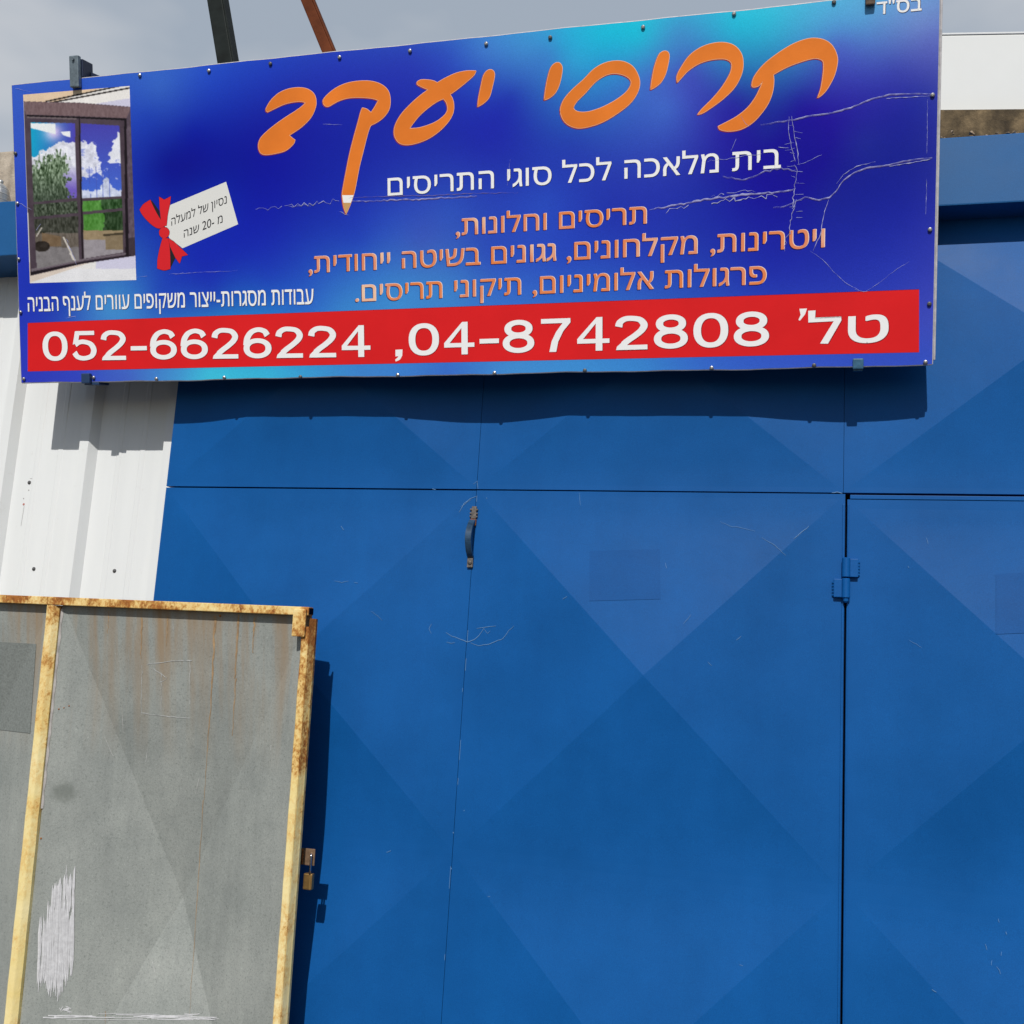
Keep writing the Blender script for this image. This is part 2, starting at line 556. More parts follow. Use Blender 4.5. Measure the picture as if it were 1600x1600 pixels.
# hinges on the wicket door
def hinge(zc):
    mb = MB()
    X, Yy, r = 1.0098, -0.013, 0.0105
    for z0, z1 in ((zc + 0.0015, zc + 0.052), (zc - 0.052, zc - 0.0015)):
        mb.lathe(Vector((X, Yy, z0)), Vector((0, 0, 1)), [(r * 0.86, 0), (r, 0.0015), (r, z1 - z0 - 0.0015), (r * 0.86, z1 - z0)], 20)
    mb.lathe(Vector((X, Yy, zc - 0.064)), Vector((0, 0, 1)), [(0.003, 0), (0.0065, 0.004), (0.0075, 0.0118)], 14)
    mb.box(X + 0.007, X + 0.030, -0.0135, 0.001, zc + 0.003, zc + 0.050, 0.0015)
    mb.box(X - 0.030, X - 0.007, -0.0135, 0.001, zc - 0.050, zc - 0.003, 0.0015)
    for i in range(5):          # weld beads at the outer edges of the two plates
        mb.lathe(Vector((X + 0.0305, -0.003, zc + 0.010 + i * 0.008)), Vector((0, -1, 0)), [(0.0042, 0), (0.0036, 0.003), (0.0012, 0.0045)], 8)
        mb.lathe(Vector((X - 0.0305, -0.003, zc - 0.044 + i * 0.008)), Vector((0, -1, 0)), [(0.0042, 0), (0.0036, 0.003), (0.0012, 0.0045)], 8)
    return mb.build('hinge', GATE, leaves[2], smooth=False)
hinge(SEAM - 0.225)
hinge(SEAM - 1.75)

# pull handle on the left leaf: bowed strap on two small plates
hx, hz0, hz1 = -0.003, SEAM - 0.062, SEAM - 0.213
mb = MB()
n = 22
prof = []
for i in range(n + 1):
    t = i / n
    z = hz0 - 0.028 + (hz1 + 0.018 - hz0 + 0.028) * t
    y = -0.004 - 0.036 * math.sin(math.pi * t) ** 0.72
    prof.append((y, z))
W_, T_ = 0.0085, 0.0036
V = []
for i, (y, z) in enumerate(prof):
    y0, z0 = prof[max(i - 1, 0)]
    y1, z1 = prof[min(i + 1, n)]
    d = Vector((0, y1 - y0, z1 - z0)).normalized()
    nn = Vector((0, d.z, -d.y))
    for sx_, sn in ((-1, 1), (1, 1), (1, -1), (-1, -1)):
        V.append(Vector((hx + sx_ * W_, y, z)) + nn * (sn * T_))
Fc = []
for i in range(n):
    for k in range(4):
        a, b = i * 4 + k, i * 4 + (k + 1) % 4
        Fc.append((a, b, b + 4, a + 4))
Fc += [(3, 2, 1, 0), (n * 4, n * 4 + 1, n * 4 + 2, n * 4 + 3)]
mb.add(V, Fc)
HANDLE = simple('dark_blue_handle_paint', (0.022, 0.055, 0.105), 0.28, var=0.6, vscale=30)
h = mb.build('handle', HANDLE, leaves[0])
mb = MB()
mb.box(hx - 0.006, hx + 0.008, -0.007, 0.001, hz0 - 0.024, hz0 + 0.012, 0.0015)
for dz in (-0.017, -0.008, 0.003):
    mb.tube([(hx - 0.011, -0.003, hz0 + dz), (hx + 0.012, -0.003, hz0 + dz - 0.001)], 0.003, 8)
mb.build('handle_plate', GREYMETAL, leaves[0])
mb = MB()
mb.box(hx - 0.0085, hx + 0.0095, -0.0085, 0.001, hz0 - 0.044, hz0 - 0.0245, 0.002)
mb.build('handle_plate', DRUST, leaves[0])
mb = MB()
mb.box(hx - 0.009, hx + 0.008, -0.008, 0.001, hz1 - 0.012, hz1 + 0.016, 0.002)
mb.lathe(Vector((hx, -0.008, hz1 + 0.002)), Vector((0, -1, 0)), [(0.006, 0), (0.0055, 0.003), (0.002, 0.0042)], 12)
mb.build('handle_plate', GREYMETAL, leaves[0])

# ribbons: fine scratches, cracks and drawn lines as narrow strips on a surface
def ribbon(mb, pts, widths, normal, lift):
    """pts: world points on a surface; widths: half width in metres, one or per point"""
    ws = widths if isinstance(widths, (list, tuple)) else [widths] * len(pts)
    n = len(pts)
    V = []
    for i, p in enumerate(pts):
        d = (pts[min(i + 1, n - 1)] - pts[max(i - 1, 0)]).normalized()
        s = d.cross(normal).normalized()
        V += [p + normal * lift + s * ws[i], p + normal * lift - s * ws[i]]
    mb.add(V, [(2 * i, 2 * i + 1, 2 * i + 3, 2 * i + 2) for i in range(n - 1)])

def resample(pts, step, jit=0.0):
    out = []
    for (x0, y0), (x1, y1) in zip(pts[:-1], pts[1:]):
        L = math.hypot(x1 - x0, y1 - y0)
        k = max(1, int(L / step))
        for i in range(k):
            t = i / k
            out.append((x0 + (x1 - x0) * t + random.gauss(0, jit), y0 + (y1 - y0) * t + random.gauss(0, jit)))
    out.append(pts[-1])
    return out

def facet_y(x, z):
    """front surface of the creased gate sheets at (x, z)"""
    for x0, x1, z0, z1, hh in ((XL, 0, SEAM - 0.9986, SEAM, BUL), (0, 1.005, SEAM - 0.9986, SEAM, BUL), (1.0145, XR2, SEAM - 0.9986, SEAM - 0.017, BUL),
                           (XL, 0, SEAM - 1.998, SEAM - 0.9986, BUL), (0, 1.005, SEAM - 1.998, SEAM - 0.9986, BUL), (1.0145, XR2, SEAM - 1.998, SEAM - 0.9986, BUL),
                           (XL, 0, SEAM, ZT, BUL * .85), (0, 1.0, SEAM, ZT, BUL * .85), (1.003, XR2, SEAM, ZT, BUL * .85)):
        if x0 <= x <= x1 and z0 <= z <= z1:
            mg = 0.012
            fx = min(x - x0 - mg, x1 - mg - x) / ((x1 - x0) / 2 - mg)
            fz = min(z - z0 - mg, z1 - mg - z) / ((z1 - z0) / 2 - mg)
            return -hh * ease(max(0.0, min(fx, fz)))
    return 0.0

def gate_pt(px, py):
    p = at(px, py, 0)
    for _ in range(3):
        p = at(px, py, facet_y(p.x, p.z))
    return p

FRONT = Vector((0, -1, 0))
mb = MB()
for pts, w in (
    ([(697, 988), (706, 994), (720, 999), (733, 1003), (745, 997), (752, 989), (756, 982)], 0.9),
    ([(745, 982), (760, 980), (775, 978)], 0.7), ([(756, 982), (762, 990), (766, 986)], 0.5),
    ([(735, 1004), (748, 1009), (765, 1006), (785, 998), (795, 986), (803, 978)], 0.8),
    ([(674, 975), (671, 983), (674, 990)], 0.6), ([(698, 1003), (705, 1005), (711, 1004)], 0.6),
    ([(718, 800), (725, 787), (735, 779), (746, 775)], 0.8), ([(720, 792), (730, 784), (736, 781)], 0.5),
    ([(760, 778), (761, 779)], 0.8),
    ([(1112, 1040), (1106, 1034)], 0.5), ([(1150, 1000), (1158, 994)], 0.5),
    ([(905, 770), (907, 790)], 0.4), ([(1240, 842), (1252, 832), (1264, 822)], 0.7),
    ([(1125, 815), (1140, 822), (1150, 823), (1180, 830)], 0.4), ([(1190, 840), (1210, 852), (1228, 868)], 0.5),
    ([(523, 908), (534, 910), (545, 908)], 0.5), ([(553, 910), (559, 911)], 0.6), ([(533, 822), (537, 828)], 0.8),
    ([(580, 955), (590, 962), (598, 970)], 0.4), ([(604, 1332), (611, 1329)], 0.7), ([(763, 1400), (766, 1401)], 0.7),
    ([(708, 1300), (709, 1302)], 1.2), ([(705, 1356), (706, 1358)], 1.0), ([(725, 1266), (726, 1266)], 1.2),
    ([(1560, 1435), (1561, 1441)], 0.6), ([(1571, 1455), (1573, 1460)], 0.7), ([(1557, 1510), (1562, 1516), (1563, 1522)], 0.5),
    ([(1540, 1475), (1542, 1484)], 0.5), ([(1550, 1500), (1549, 1508)], 0.5), ([(1565, 1487), (1564, 1493)], 0.5), ([(1456, 1545), (1463, 1550)], 0.8),
    ([(1155, 1507), (1161, 1509)], 0.6), ([(1040, 880), (1042, 888)], 0.5), ([(880, 936), (886, 932)], 0.7),
    ([(740, 756), (746, 752), (747, 764)], 0.6), ([(1300, 770), (1308, 769), (1316, 771)], 0.9), ([(676, 764), (681, 765)], 0.9),
    ([(1419, 885), (1420, 887)], 0.7), ([(1448, 840), (1450, 850)], 0.4), ([(1080, 960), (1068, 975)], 0.4), ([(1420, 1000), (1440, 1012)], 0.3)):
    q = [gate_pt(*p) for p in resample(pts, 4, 0.35)]
    k = len(q)
    ribbon(mb, q, [0.0011 * w * (0.45 + 0.55 * math.sin(math.pi * (i + 0.5) / k)) for i in range(k)], FRONT, 0.0012)
mb.build('scratch', SCRATCH, leaves[1])
# worn bright paint along the meeting edges of the leaves
mb = MB()
for xe, sgn_ in ((-0.0016, -1), (0.0016, 1)):
    z = SEAM - 0.02
    while z > 0.9:
        L = random.uniform(0.01, 0.06)
        if random.random() < 0.22:
            ribbon(mb, [Vector((xe + sgn_ * 0.0007, 0, z)), Vector((xe + sgn_ * 0.0007, 0, z - L))], 0.0006, FRONT, 0.0007)
        z -= L + random.uniform(0.005, 0.05)
mb.build('worn_edge', SCRATCH, leaves[1])
# two repainted rectangles where notices were removed
for pts in ([(921, 861), (1031, 858), (1032, 936), (921, 939)], [(1556, 897), (1690, 890), (1692, 985), (1556, 991)]):
    mb = MB()
    nx, nz_ = 36, 28
    V = []
    for j in range(nz_ + 1):
        for i in range(nx + 1):
            s, t = i / nx, j / nz_
            px = (pts[0][0] * (1 - s) + pts[1][0] * s) * (1 - t) + (pts[3][0] * (1 - s) + pts[2][0] * s) * t
            py = (pts[0][1] * (1 - s) + pts[1][1] * s) * (1 - t) + (pts[3][1] * (1 - s) + pts[2][1] * s) * t
            p = gate_pt(px, py)
            V.append(p + FRONT * 0.0007)
    mb.add(V, [(j * (nx + 1) + i, j * (nx + 1) + i + 1, (j + 1) * (nx + 1) + i + 1, (j + 1) * (nx + 1) + i) for j in range(nz_) for i in range(nx)])
    mb.build('paint_patch', GATE_DK, leaves[1] if pts[0][0] < 1300 else leaves[2])

# ------------------------------------------------------------------ lintel beam
BZ0, BZ1 = SEAM + 0.742, SEAM + 0.932
mb = MB()
mb.box(-3.4, 3.3, -0.095, 0.30, BZ0, BZ1, 0.004)
mb.build('lintel_beam', BEAM, label='long blue steel lintel beam across the wall above the gate', cat='beam')
mb = MB()          # side wall closing the far right of the gate opening
mb.box(XR2 + 0.004, 3.3, 0.0, 0.30, 0.0, BZ0 - 0.002, 0.004)
mb.build('gate_post', GATE, gate)

# ------------------------------------------------------------------ corrugated wall left of the gate
PAN, RIB = 0.080, 0.027
wall = empty('corrugated_wall', (-2.2, PAN, 0), 'white ribbed steel sheet wall left of the blue gate', 'wall')
xs = []
x = -1.0283
prof = [(XL - 0.0005, PAN + 0.02), (XL - 0.0005, PAN - RIB), (-1.0283, PAN - RIB)]
xr = -1.0283
while xr > -3.6:
    # walking left: rib top ends, slopes back to the pan, minor swages, next rib's right slope, rib top
    prof += [(xr - 0.033, PAN - RIB), (xr - 0.050, PAN)] if xr < -1.03 else [(xr - 0.031, PAN - RIB), (xr - 0.034, PAN)]
    s = xr - 0.05
    e = xr - 0.286
    for fx in (0.30, 0.66):
        c = s + (e - s) * fx
        prof += [(c + 0.010, PAN), (c + 0.007, PAN - 0.0016), (c - 0.007, PAN - 0.0016), (c - 0.010, PAN)]
    prof += [(e, PAN), (e - 0.019, PAN - RIB)]
    xr = e - 0.019
V = []
zs = (0.02, SEAM - 0.2, BZ0 + 0.05)
for z in zs:
    V += [(px, py, z) for px, py in prof]
n = len(prof)
Fc = [(j * n + i, j * n + i + 1, (j + 1) * n + i + 1, (j + 1) * n + i) for j in range(len(zs) - 1) for i in range(n - 1)]
mesh_obj('sheet', V, Fc, WHITE, wall)

def screw(parent, P, nrm, r, mat, washer=True):
    mb = MB()
    if washer:
        mb.lathe(P, nrm, [(r * 1.5, 0), (r * 1.45, 0.0015), (r * 0.9, 0.002)], 16)
    mb.lathe(P + nrm * 0.0012, nrm, [(r * 0.95, 0), (r, 0.0008), (r * 0.9, r * 0.6), (r * 0.45, r * 0.85)], 6 if washer else 14)
    return mb.build('screw', mat, parent)
for px, py in ((53, 889), (179, 892), (46, 754), (1, 772)):
    screw(wall, at(px, py, PAN), FRONT, 0.0042, SCREW_DK)
mb = MB()
for a, b_ in (((55, 722), (44, 832)), ((38, 790), (33, 822)), ((47, 748), (58, 747))):
    q = [at(a[0] + (b_[0] - a[0]) * t / 8, a[1] + (b_[1] - a[1]) * t / 8, PAN) for t in range(9)]
    ribbon(mb, q, 0.0005, FRONT, 0.0008)
for px, py in ((45, 766), (37, 779)):
    mb.lathe(at(px, py, PAN), FRONT, [(0.0022, 0), (0.002, 0.0008)], 8)
mb.build('scuff', simple('grey_scuff', (0.28, 0.27, 0.26), 0.7), wall)
mb = MB()
mb.lathe(at(37, 788, PAN), FRONT, [(0.0042, 0), (0.003, 0.0009)], 9)
mb.build('rust_spot', simple('red_rust_spot', (0.42, 0.16, 0.13), 0.8), wall)

# ------------------------------------------------------------------ things behind the beam
th = math.radians(7.6)
U = Vector((math.cos(th), math.sin(th), 0))
Wd = Vector((-math.sin(th), math.cos(th), 0))
P0 = on_plane(1466, 171, Vector((1.30, 0.36, 0)), Wd)      # point on the ledge front, top edge
zL = P0.z
base = P0 - U * 0.62
mb = MB()
mb.frame_box(Vector((base.x, base.y, BZ1 - 0.25)), U * 3.0, Wd * 0.09, Vector((0, 0, zL - BZ1 + 0.25)), 0.004)
mb.build('concrete_ledge', CONC, label='weathered brown concrete ledge above the blue beam under the white wall', cat='ledge')
# small rubble lying along the back of the beam in front of the ledge
mb = MB()
for i in range(230):
    xr_ = random.uniform(0.98, 2.0)
    r = random.uniform(0.003, 0.0085) * (1.4 if random.random() < .15 else 1)
    c = Vector((xr_, random.uniform(-0.088, -0.05), BZ1 + r * 0.35 + random.random() ** 1.5 * max(0.003, 0.022 - 0.06 * (xr_ - 1.2))))
    pts = [Vector((random.gauss(0, 1), random.gauss(0, 1), random.gauss(0, .7))).normalized() * r * random.uniform(.7, 1.2) for _ in range(9)]
    bm = bmesh.new()
    for p in pts:
        bm.verts.new(c + p)
    bmesh.ops.convex_hull(bm, input=bm.verts[:])
    bm.verts.index_update()
    bm.verts.ensure_lookup_table()
    mb.add([v.co.copy() for v in bm.verts], [[v.index for v in f.verts] for f in bm.faces])
    bm.free()
mb.build('rubble', concrete('rubble_stone', (0.10, 0.07, 0.045), (0.30, 0.22, 0.15), (0.58, 0.50, 0.42), 40), kind='stuff',
         label='small brown rubble lying along the beam top', cat='rubble')
# white clad building above the ledge
bld = empty('white_building', base + Wd * 0.10, 'plain white clad upper wall rising above the concrete ledge', 'building')
wb = base + Wd * 0.05
zt = on_plane(1470, 55, wb, Wd).z
mb = MB()
mb.frame_box(Vector((wb.x, wb.y, zL + 0.003)), U * 3.0, Wd * 3.0, Vector((0, 0, zt - zL - 0.003)), 0.006)
mb.build('wall', simple('white_cladding', (0.61, 0.62, 0.61), 0.5, var=0.04, vscale=2.0), bld)
mb = MB()
mb.frame_box(Vector((wb.x, wb.y, zL + 0.0045)) - Wd * 0.004, U * 3.0, Wd * 0.0035, Vector((0, 0, 0.018)), 0.001)
mb.build('base_flashing', simple('pale_flashing', (0.66, 0.64, 0.60), 0.5), bld)
mb = MB()
mb.frame_box(Vector((wb.x, wb.y, zt + 0.001)) - Wd * 0.0015, U * 3.0, Wd * 3.002, Vector((0, 0, 0.006)), 0.001)
mb.build('roof_edge', simple('roof_trim', (0.60, 0.61, 0.62), 0.5), bld)

# pale concrete wall behind the left end of the beam
pl = at(10, 236, 0.16)
mb = MB()
mb.box(-3.4, -1.36, 0.16, 0.29, BZ1 + 0.001, pl.z, 0.008)
mb.build('concrete_upstand', CONC_L, label='pale stained concrete upstand behind the left end of the beam', cat='wall')
# silver ribbed cap standing on the beam
cp = at(-3, 316, -0.045)
mb = MB()
prof = [(0.0005, 0.0)]
prof = [(0.046, 0.0), (0.046, 0.004), (0.040, 0.007), (0.041, 0.020), (0.038, 0.022), (0.039, 0.026), (0.037, 0.028), (0.038, 0.040), (0.034, 0.043), (0.035, 0.047),
        (0.032, 0.050), (0.031, 0.062), (0.027, 0.066), (0.027, 0.070), (0.022, 0.078), (0.012, 0.086), (0.007, 0.089), (0.0085, 0.094), (0.0085, 0.098), (0.004, 0.102)]
mb.lathe(Vector((cp.x, -0.045, BZ1)), Vector((0, 0, 1)), [(r * 1.02, z * 1.02) for r, z in prof], 36)
mb.build('ribbed_cap', simple('brushed_silver_metal', (0.62, 0.62, 0.60), 0.38, 0.75, var=0.12, vscale=40), label='silver ribbed dome cap standing on the left end of the beam', cat='vent')

# two steel legs of a frame behind the sign, colours darkened for unlit faces
def leg(name, top, bot, w, mat, label, group):
    T, B = at(*top, 0.34), at(*bot, 0.34)
    d = (T - B)
    B = B - d.normalized() * ((B.z - BZ1 + 0.002) / (d.normalized().z))
    ax = Vector((0, 1, 0)).cross(d).normalized()
    dn = ax.cross(d).normalized()
    dn = dn if dn.y > 0 else -dn
    if ax.x < 0:
        ax = -ax
    mb = MB()
    mb.frame_box(B - ax * w / 2, ax * w, dn * w, (T - B), 0.004)
    # weld lip down the lit edge
    mb.frame_box(B + ax * (w / 2 + 0.0006), ax * 0.006, dn * (w * 0.8), (T - B) * 0.995, 0.001)
    mb.build(name, mat, label=label, cat='post', group=group)
leg('steel_post', (262, -440), (351, 97), 0.060, simple('shaded_green_steel', (0.010, 0.014, 0.013), 0.6, spec=0.12, var=0.5, vscale=14), 'dark green black steel post rising behind the sign', 'slanting posts behind the sign')
leg('steel_post', (297, -440), (513, 84), 0.039, simple('shaded_red_brown', (0.115, 0.030, 0.010), 0.7, spec=0.1, var=0.35, vscale=12), 'rust brown thinner steel post slanting behind the sign', 'slanting posts behind the sign')

# ------------------------------------------------------------------ the sign
SW, SH, ST = 2.6832, 0.9116, 0.2433
SO = Vector((-1.4756, -0.1180, 0.3024 + SEAM))
SYAW = -0.0055
SX = Vector((math.cos(SYAW), math.sin(SYAW), 0))
SY = Matrix.Rotation(SYAW, 3, 'Z') @ Vector((0, -math.sin(ST), math.cos(ST)))
SN = SX.cross(SY).normalized()          # towards the street
if SN.y > 0:
    SN = -SN
sign = empty('shop_sign', SO + SX * SW / 2, 'wide royal blue shop sign with orange Hebrew title above the gate', 'sign')

def S(px, py):
    p = on_plane(px, py, SO, SN) - SO
    return p.dot(SX), p.dot(SY)

def SP(u, v, w=0.0):
    if 0 < w < 0.0035:          # ink and film lie close on the sheet
        w *= 0.28
    return SO + SX * u + SY * v + SN * w

def SPX(px, py, w=0.0):
    return SP(*S(px, py), w)

CTRL = [(30,145,62,98,205),(250,135,60,105,205),(323,120,40,80,205),(420,110,35,65,195),(530,100,40,60,190),(640,90,45,65,190),(700,84,50,85,200),(760,80,70,130,215),(820,75,70,150,220),
(880,65,45,175,225),(940,58,25,195,228),(1000,55,25,200,228),(1060,48,70,155,215),(1150,38,35,198,228),(1200,32,50,198,228),(1280,35,85,175,225),(1340,30,95,170,225),(1440,30,125,150,215),(1460,60,105,115,200),
(1310,70,84,108,206),(1340,110,66,78,190),(1440,150,40,50,165),(230,180,35,70,190),(300,200,15,35,170),(300,260,10,20,150),(260,260,10,20,150),(220,300,20,45,175),(330,330,20,50,180),(400,200,20,30,165),
(480,330,25,45,175),(560,200,25,40,170),(640,150,35,50,180),(740,120,45,85,200),(800,150,35,60,185),(860,85,65,140,215),(900,95,50,172,225),(950,100,45,160,220),(1010,120,70,120,210),(1080,110,70,85,195),
(1150,150,40,50,170),(1040,170,70,110,210),(1000,190,60,95,200),(900,220,40,70,185),(1250,150,35,40,165),(1200,200,25,35,155),(1350,220,30,40,155),(1430,250,25,35,150),(800,260,35,55,180),(1300,320,25,35,155),
(1420,330,30,40,165),(1100,300,30,45,170),(950,330,35,55,180),(850,320,45,80,200),(700,330,52,88,198),(620,350,50,85,198),(560,380,40,75,195),(660,380,66,96,196),(760,400,50,85,196),(880,410,45,80,200),
(1000,420,45,75,195),(1200,430,35,50,180),(1400,430,45,60,185),(1450,500,70,80,195),(1440,560,60,85,200),(30,480,40,60,190),(100,450,30,60,180),(140,455,60,115,205),(170,478,75,150,215),(195,490,70,145,215),(250,465,40,80,195),
(330,460,35,70,190),(420,440,35,75,195),(480,480,50,110,210),(540,480,65,140,215),(620,470,70,150,220),(700,460,70,140,215),(800,455,60,110,210),(60,588,55,65,195),(130,590,60,75,200),(200,590,75,105,205),
(280,588,75,160,220),(330,588,70,205,232),(420,586,65,190,228),(560,583,70,140,215),(700,580,65,115,210),(800,575,75,150,220),(900,570,70,150,220),(1000,568,65,140,215),(1100,566,60,110,210),(1250,560,60,90,205),
(30,250,60,90,205),(30,350,45,65,190),(450,150,30,45,175),(680,200,30,45,172),(500,250,22,35,168),(1400,100,70,80,185),(370,250,12,24,158)]
cu = np.array([S(c[0], c[1]) for c in CTRL])
cc = np.array([[lin(c[2]) * 0.90, lin(c[3]) * 1.02, lin(c[4]) * 1.07] for c in CTRL]) * K

_d = np.sqrt(((cu[:, None, :] - cu[None]) ** 2).sum(2) + 0.02 ** 2)
_n = len(cu)
_A = np.block([[_d + np.eye(_n) * -0.01, np.ones((_n, 1))], [np.ones((1, _n)), np.zeros((1, 1))]])
_W = np.linalg.solve(_A, np.r_[cc, np.zeros((1, 3))])

def print_color(uv):
    d = np.sqrt(((uv[:, None, :] - cu[None]) ** 2).sum(2) + 0.02 ** 2)
    return np.clip(d @ _W[:-1] + _W[-1], 0.003, 1)

def set_colors(me, cols):
    a = me.color_attributes.new('print', 'FLOAT_COLOR', 'POINT')
    buf = np.ones((len(me.vertices), 4), dtype=np.float32)
    buf[:, :3] = np.clip(cols, 0, 1)
    a.data.foreach_set('color', buf.ravel())

# face: printed sheet with a slightly wavy outline
nu, nv = 220, 76
uu, vv = np.meshgrid(np.linspace(0, SW, nu + 1), np.linspace(0, SH, nv + 1))
uv = np.c_[uu.ravel(), vv.ravel()]
cols = np.concatenate([print_color(uv[i:i + 4000]) for i in range(0, len(uv), 4000)])
wob = 0.0009 * (np.sin(uv[:, 0] * 19) + np.sin(uv[:, 0] * 47 + 1.3) * .6 + np.sin(uv[:, 0] * 7.7 + .5))
edge = np.clip(1 - uv[:, 1] / 0.03, 0, 1) + np.clip(1 - (SH - uv[:, 1]) / 0.03, 0, 1) * 0.7
V = [SP(u, v + w_ * e_, 0.0) for (u, v), w_, e_ in zip(uv, wob, edge)]
Fc = [(j * (nu + 1) + i, j * (nu + 1) + i + 1, (j + 1) * (nu + 1) + i + 1, (j + 1) * (nu + 1) + i) for j in range(nv) for i in range(nu)]
face = mesh_obj('printed_face', V, Fc, PRINT, sign)
set_colors(face.data, cols)
# folded tray edge and tube frame behind the face
EDGE = simple('pale_tray_edge', (0.50, 0.48, 0.50), 0.45, 0.1, var=0.2, vscale=60)
mb = MB()
for a, b_ in (((0, 0), (SW, 0)), ((SW, 0), (SW, SH)), ((SW, SH), (0, SH)), ((0, SH), (0, 0))):
    n = 60
    for i in range(n):
        q = []
        for t in (i / n, (i + 1) / n):
            u, v = a[0] + (b_[0] - a[0]) * t, a[1] + (b_[1] - a[1]) * t
            w_ = 0.0009 * (math.sin(u * 19) + math.sin(u * 47 + 1.3) * .6 + math.sin(u * 7.7 + .5)) * (1 if v == 0 else .7 if v == SH else 0)
            q.append((u, v + w_))
        o = [(0, -1), (1, 0), (0, 1), (-1, 0)][[(0, 0), (SW, 0), (SW, SH), (0, SH)].index(a)]
        e = 0.0022
        P = [SP(q[0][0], q[0][1], 0.0008), SP(q[1][0], q[1][1], 0.0008), SP(q[1][0] + o[0] * e, q[1][1] + o[1] * e, -0.001), SP(q[0][0] + o[0] * e, q[0][1] + o[1] * e, -0.001),
             SP(q[1][0] + o[0] * e, q[1][1] + o[1] * e, -0.018), SP(q[0][0] + o[0] * e, q[0][1] + o[1] * e, -0.018)]
        mb.add(P, [(0, 1, 2, 3), (3, 2, 4, 5)])
# wider turned edge showing down the right side
mb.frame_box(SP(SW + 0.0024, 0.012, -0.016), SX * 0.0055, SY * (SH - 0.012), SN * 0.012, 0.002)
mb.build('tray_edge', EDGE, sign)
mb = MB()
bw = 0.03
mb.frame_box(SP(0.02, 0.02, -0.035), SX * (SW - 0.04), SY * bw, SN * 0.028)
mb.frame_box(SP(0.02, SH - 0.02 - bw, -0.035), SX * (SW - 0.04), SY * bw, SN * 0.028)
for u in (0.02, 0.9, 1.75, SW - 0.05):
    mb.frame_box(SP(u, 0.02 + bw + 0.001, -0.034), SX * bw, SY * (SH - 0.04 - 2 * bw - 0.002), SN * 0.027)
mb.frame_box(SP(0.004, 0.004, -0.006), SX * (SW - 0.008), SY * (SH - 0.008), SN * 0.0045)
mb.build('back_frame', simple('dark_tube_frame', (0.03, 0.04, 0.07), 0.6), sign)

# printed picture of a sliding window, painted into the colours of a fine mesh
def vnoise(x, y, s, seed, octs=4):
    out = np.zeros_like(x)
    amp, tot = 1.0, 0.0
    for o in range(octs):
        r = np.random.default_rng(seed + o)
        g = r.random((64, 64))
        fx, fy = x / s * 2 ** o, y / s * 2 ** o
        ix, iy = np.floor(fx).astype(int), np.floor(fy).astype(int)
        tx, ty = fx - ix, fy - iy
        tx, ty = tx * tx * (3 - 2 * tx), ty * ty * (3 - 2 * ty)
        gv = lambda a, b: g[a % 64, b % 64]
        out += amp * ((gv(ix, iy) * (1 - tx) + gv(ix + 1, iy) * tx) * (1 - ty) + (gv(ix, iy + 1) * (1 - tx) + gv(ix + 1, iy + 1) * tx) * ty)
        tot += amp
        amp *= 0.55
    return out / tot

def inpoly(X, Y, poly):
    c = np.zeros(X.shape, bool)
    n = len(poly)
    for i in range(n):
        x0, y0 = poly[i]
        x1, y1 = poly[(i + 1) % n]
        if y0 == y1:
            continue
        cond = ((y0 > Y) != (y1 > Y)) & (X < (x1 - x0) * (Y - y0) / (y1 - y0) + x0)
        c ^= cond
    return c

ns, nt_ = 190, 330
ss, tt = np.meshgrid(np.linspace(0, 1, ns + 1), np.linspace(0, 1, nt_ + 1))
ss, tt = ss.ravel(), tt.ravel()
quad = np.array([(145, 352), (810, 297), (852, 1510), (187, 1530)], float)
Xp = (quad[0, 0] * (1 - ss) + quad[1, 0] * ss) * (1 - tt) + (quad[3, 0] * (1 - ss) + quad[2, 0] * ss) * tt
Yp = (quad[0, 1] * (1 - ss) + quad[1, 1] * ss) * (1 - tt) + (quad[3, 1] * (1 - ss) + quad[2, 1] * ss) * tt
C = np.zeros((len(Xp), 3))
C[:] = (228, 226, 224)
def paint(mask, c, n=None, amp=0):
    c = np.array(c, float)
    if n is None:
        C[mask] = c
    else:
        C[mask] = np.clip(c + (n[mask, None] - 0.5) * amp, 0, 255)
n1 = vnoise(Xp, Yp, 60, 1)
n2 = vnoise(Xp, Yp, 22, 11)
n3 = vnoise(Xp * 2.2, Yp * .8, 18, 21)
# ceiling
paint(Yp < 430, (236, 233, 230), n1, 14)
paint((Yp < 425) & (Xp < 470 + (360 - Yp) * 3.5) & (Yp < 396), (226, 200, 170), n1, 18)
dl = Yp - (392 + (Xp - 300) * (298 - 392) / (745 - 300))
paint((abs(dl) < 4.5) & (Xp > 285), (30, 25, 25))
dl2 = Yp - (394 + (Xp - 360) * (310 - 394) / (810 - 360))
paint((abs(dl2) < 4.5) & (Xp > 320), (38, 33, 33))
paint((Yp > 408 - (Xp - 600) * .16) & (Xp > 600), (205, 203, 225))
# floor
paint(Yp > 1440, (226, 226, 230), n1, 10)
paint((Xp + (Yp - 1480) * 3 < 330) & (Yp > 1400), (214, 200, 188), n1, 16)
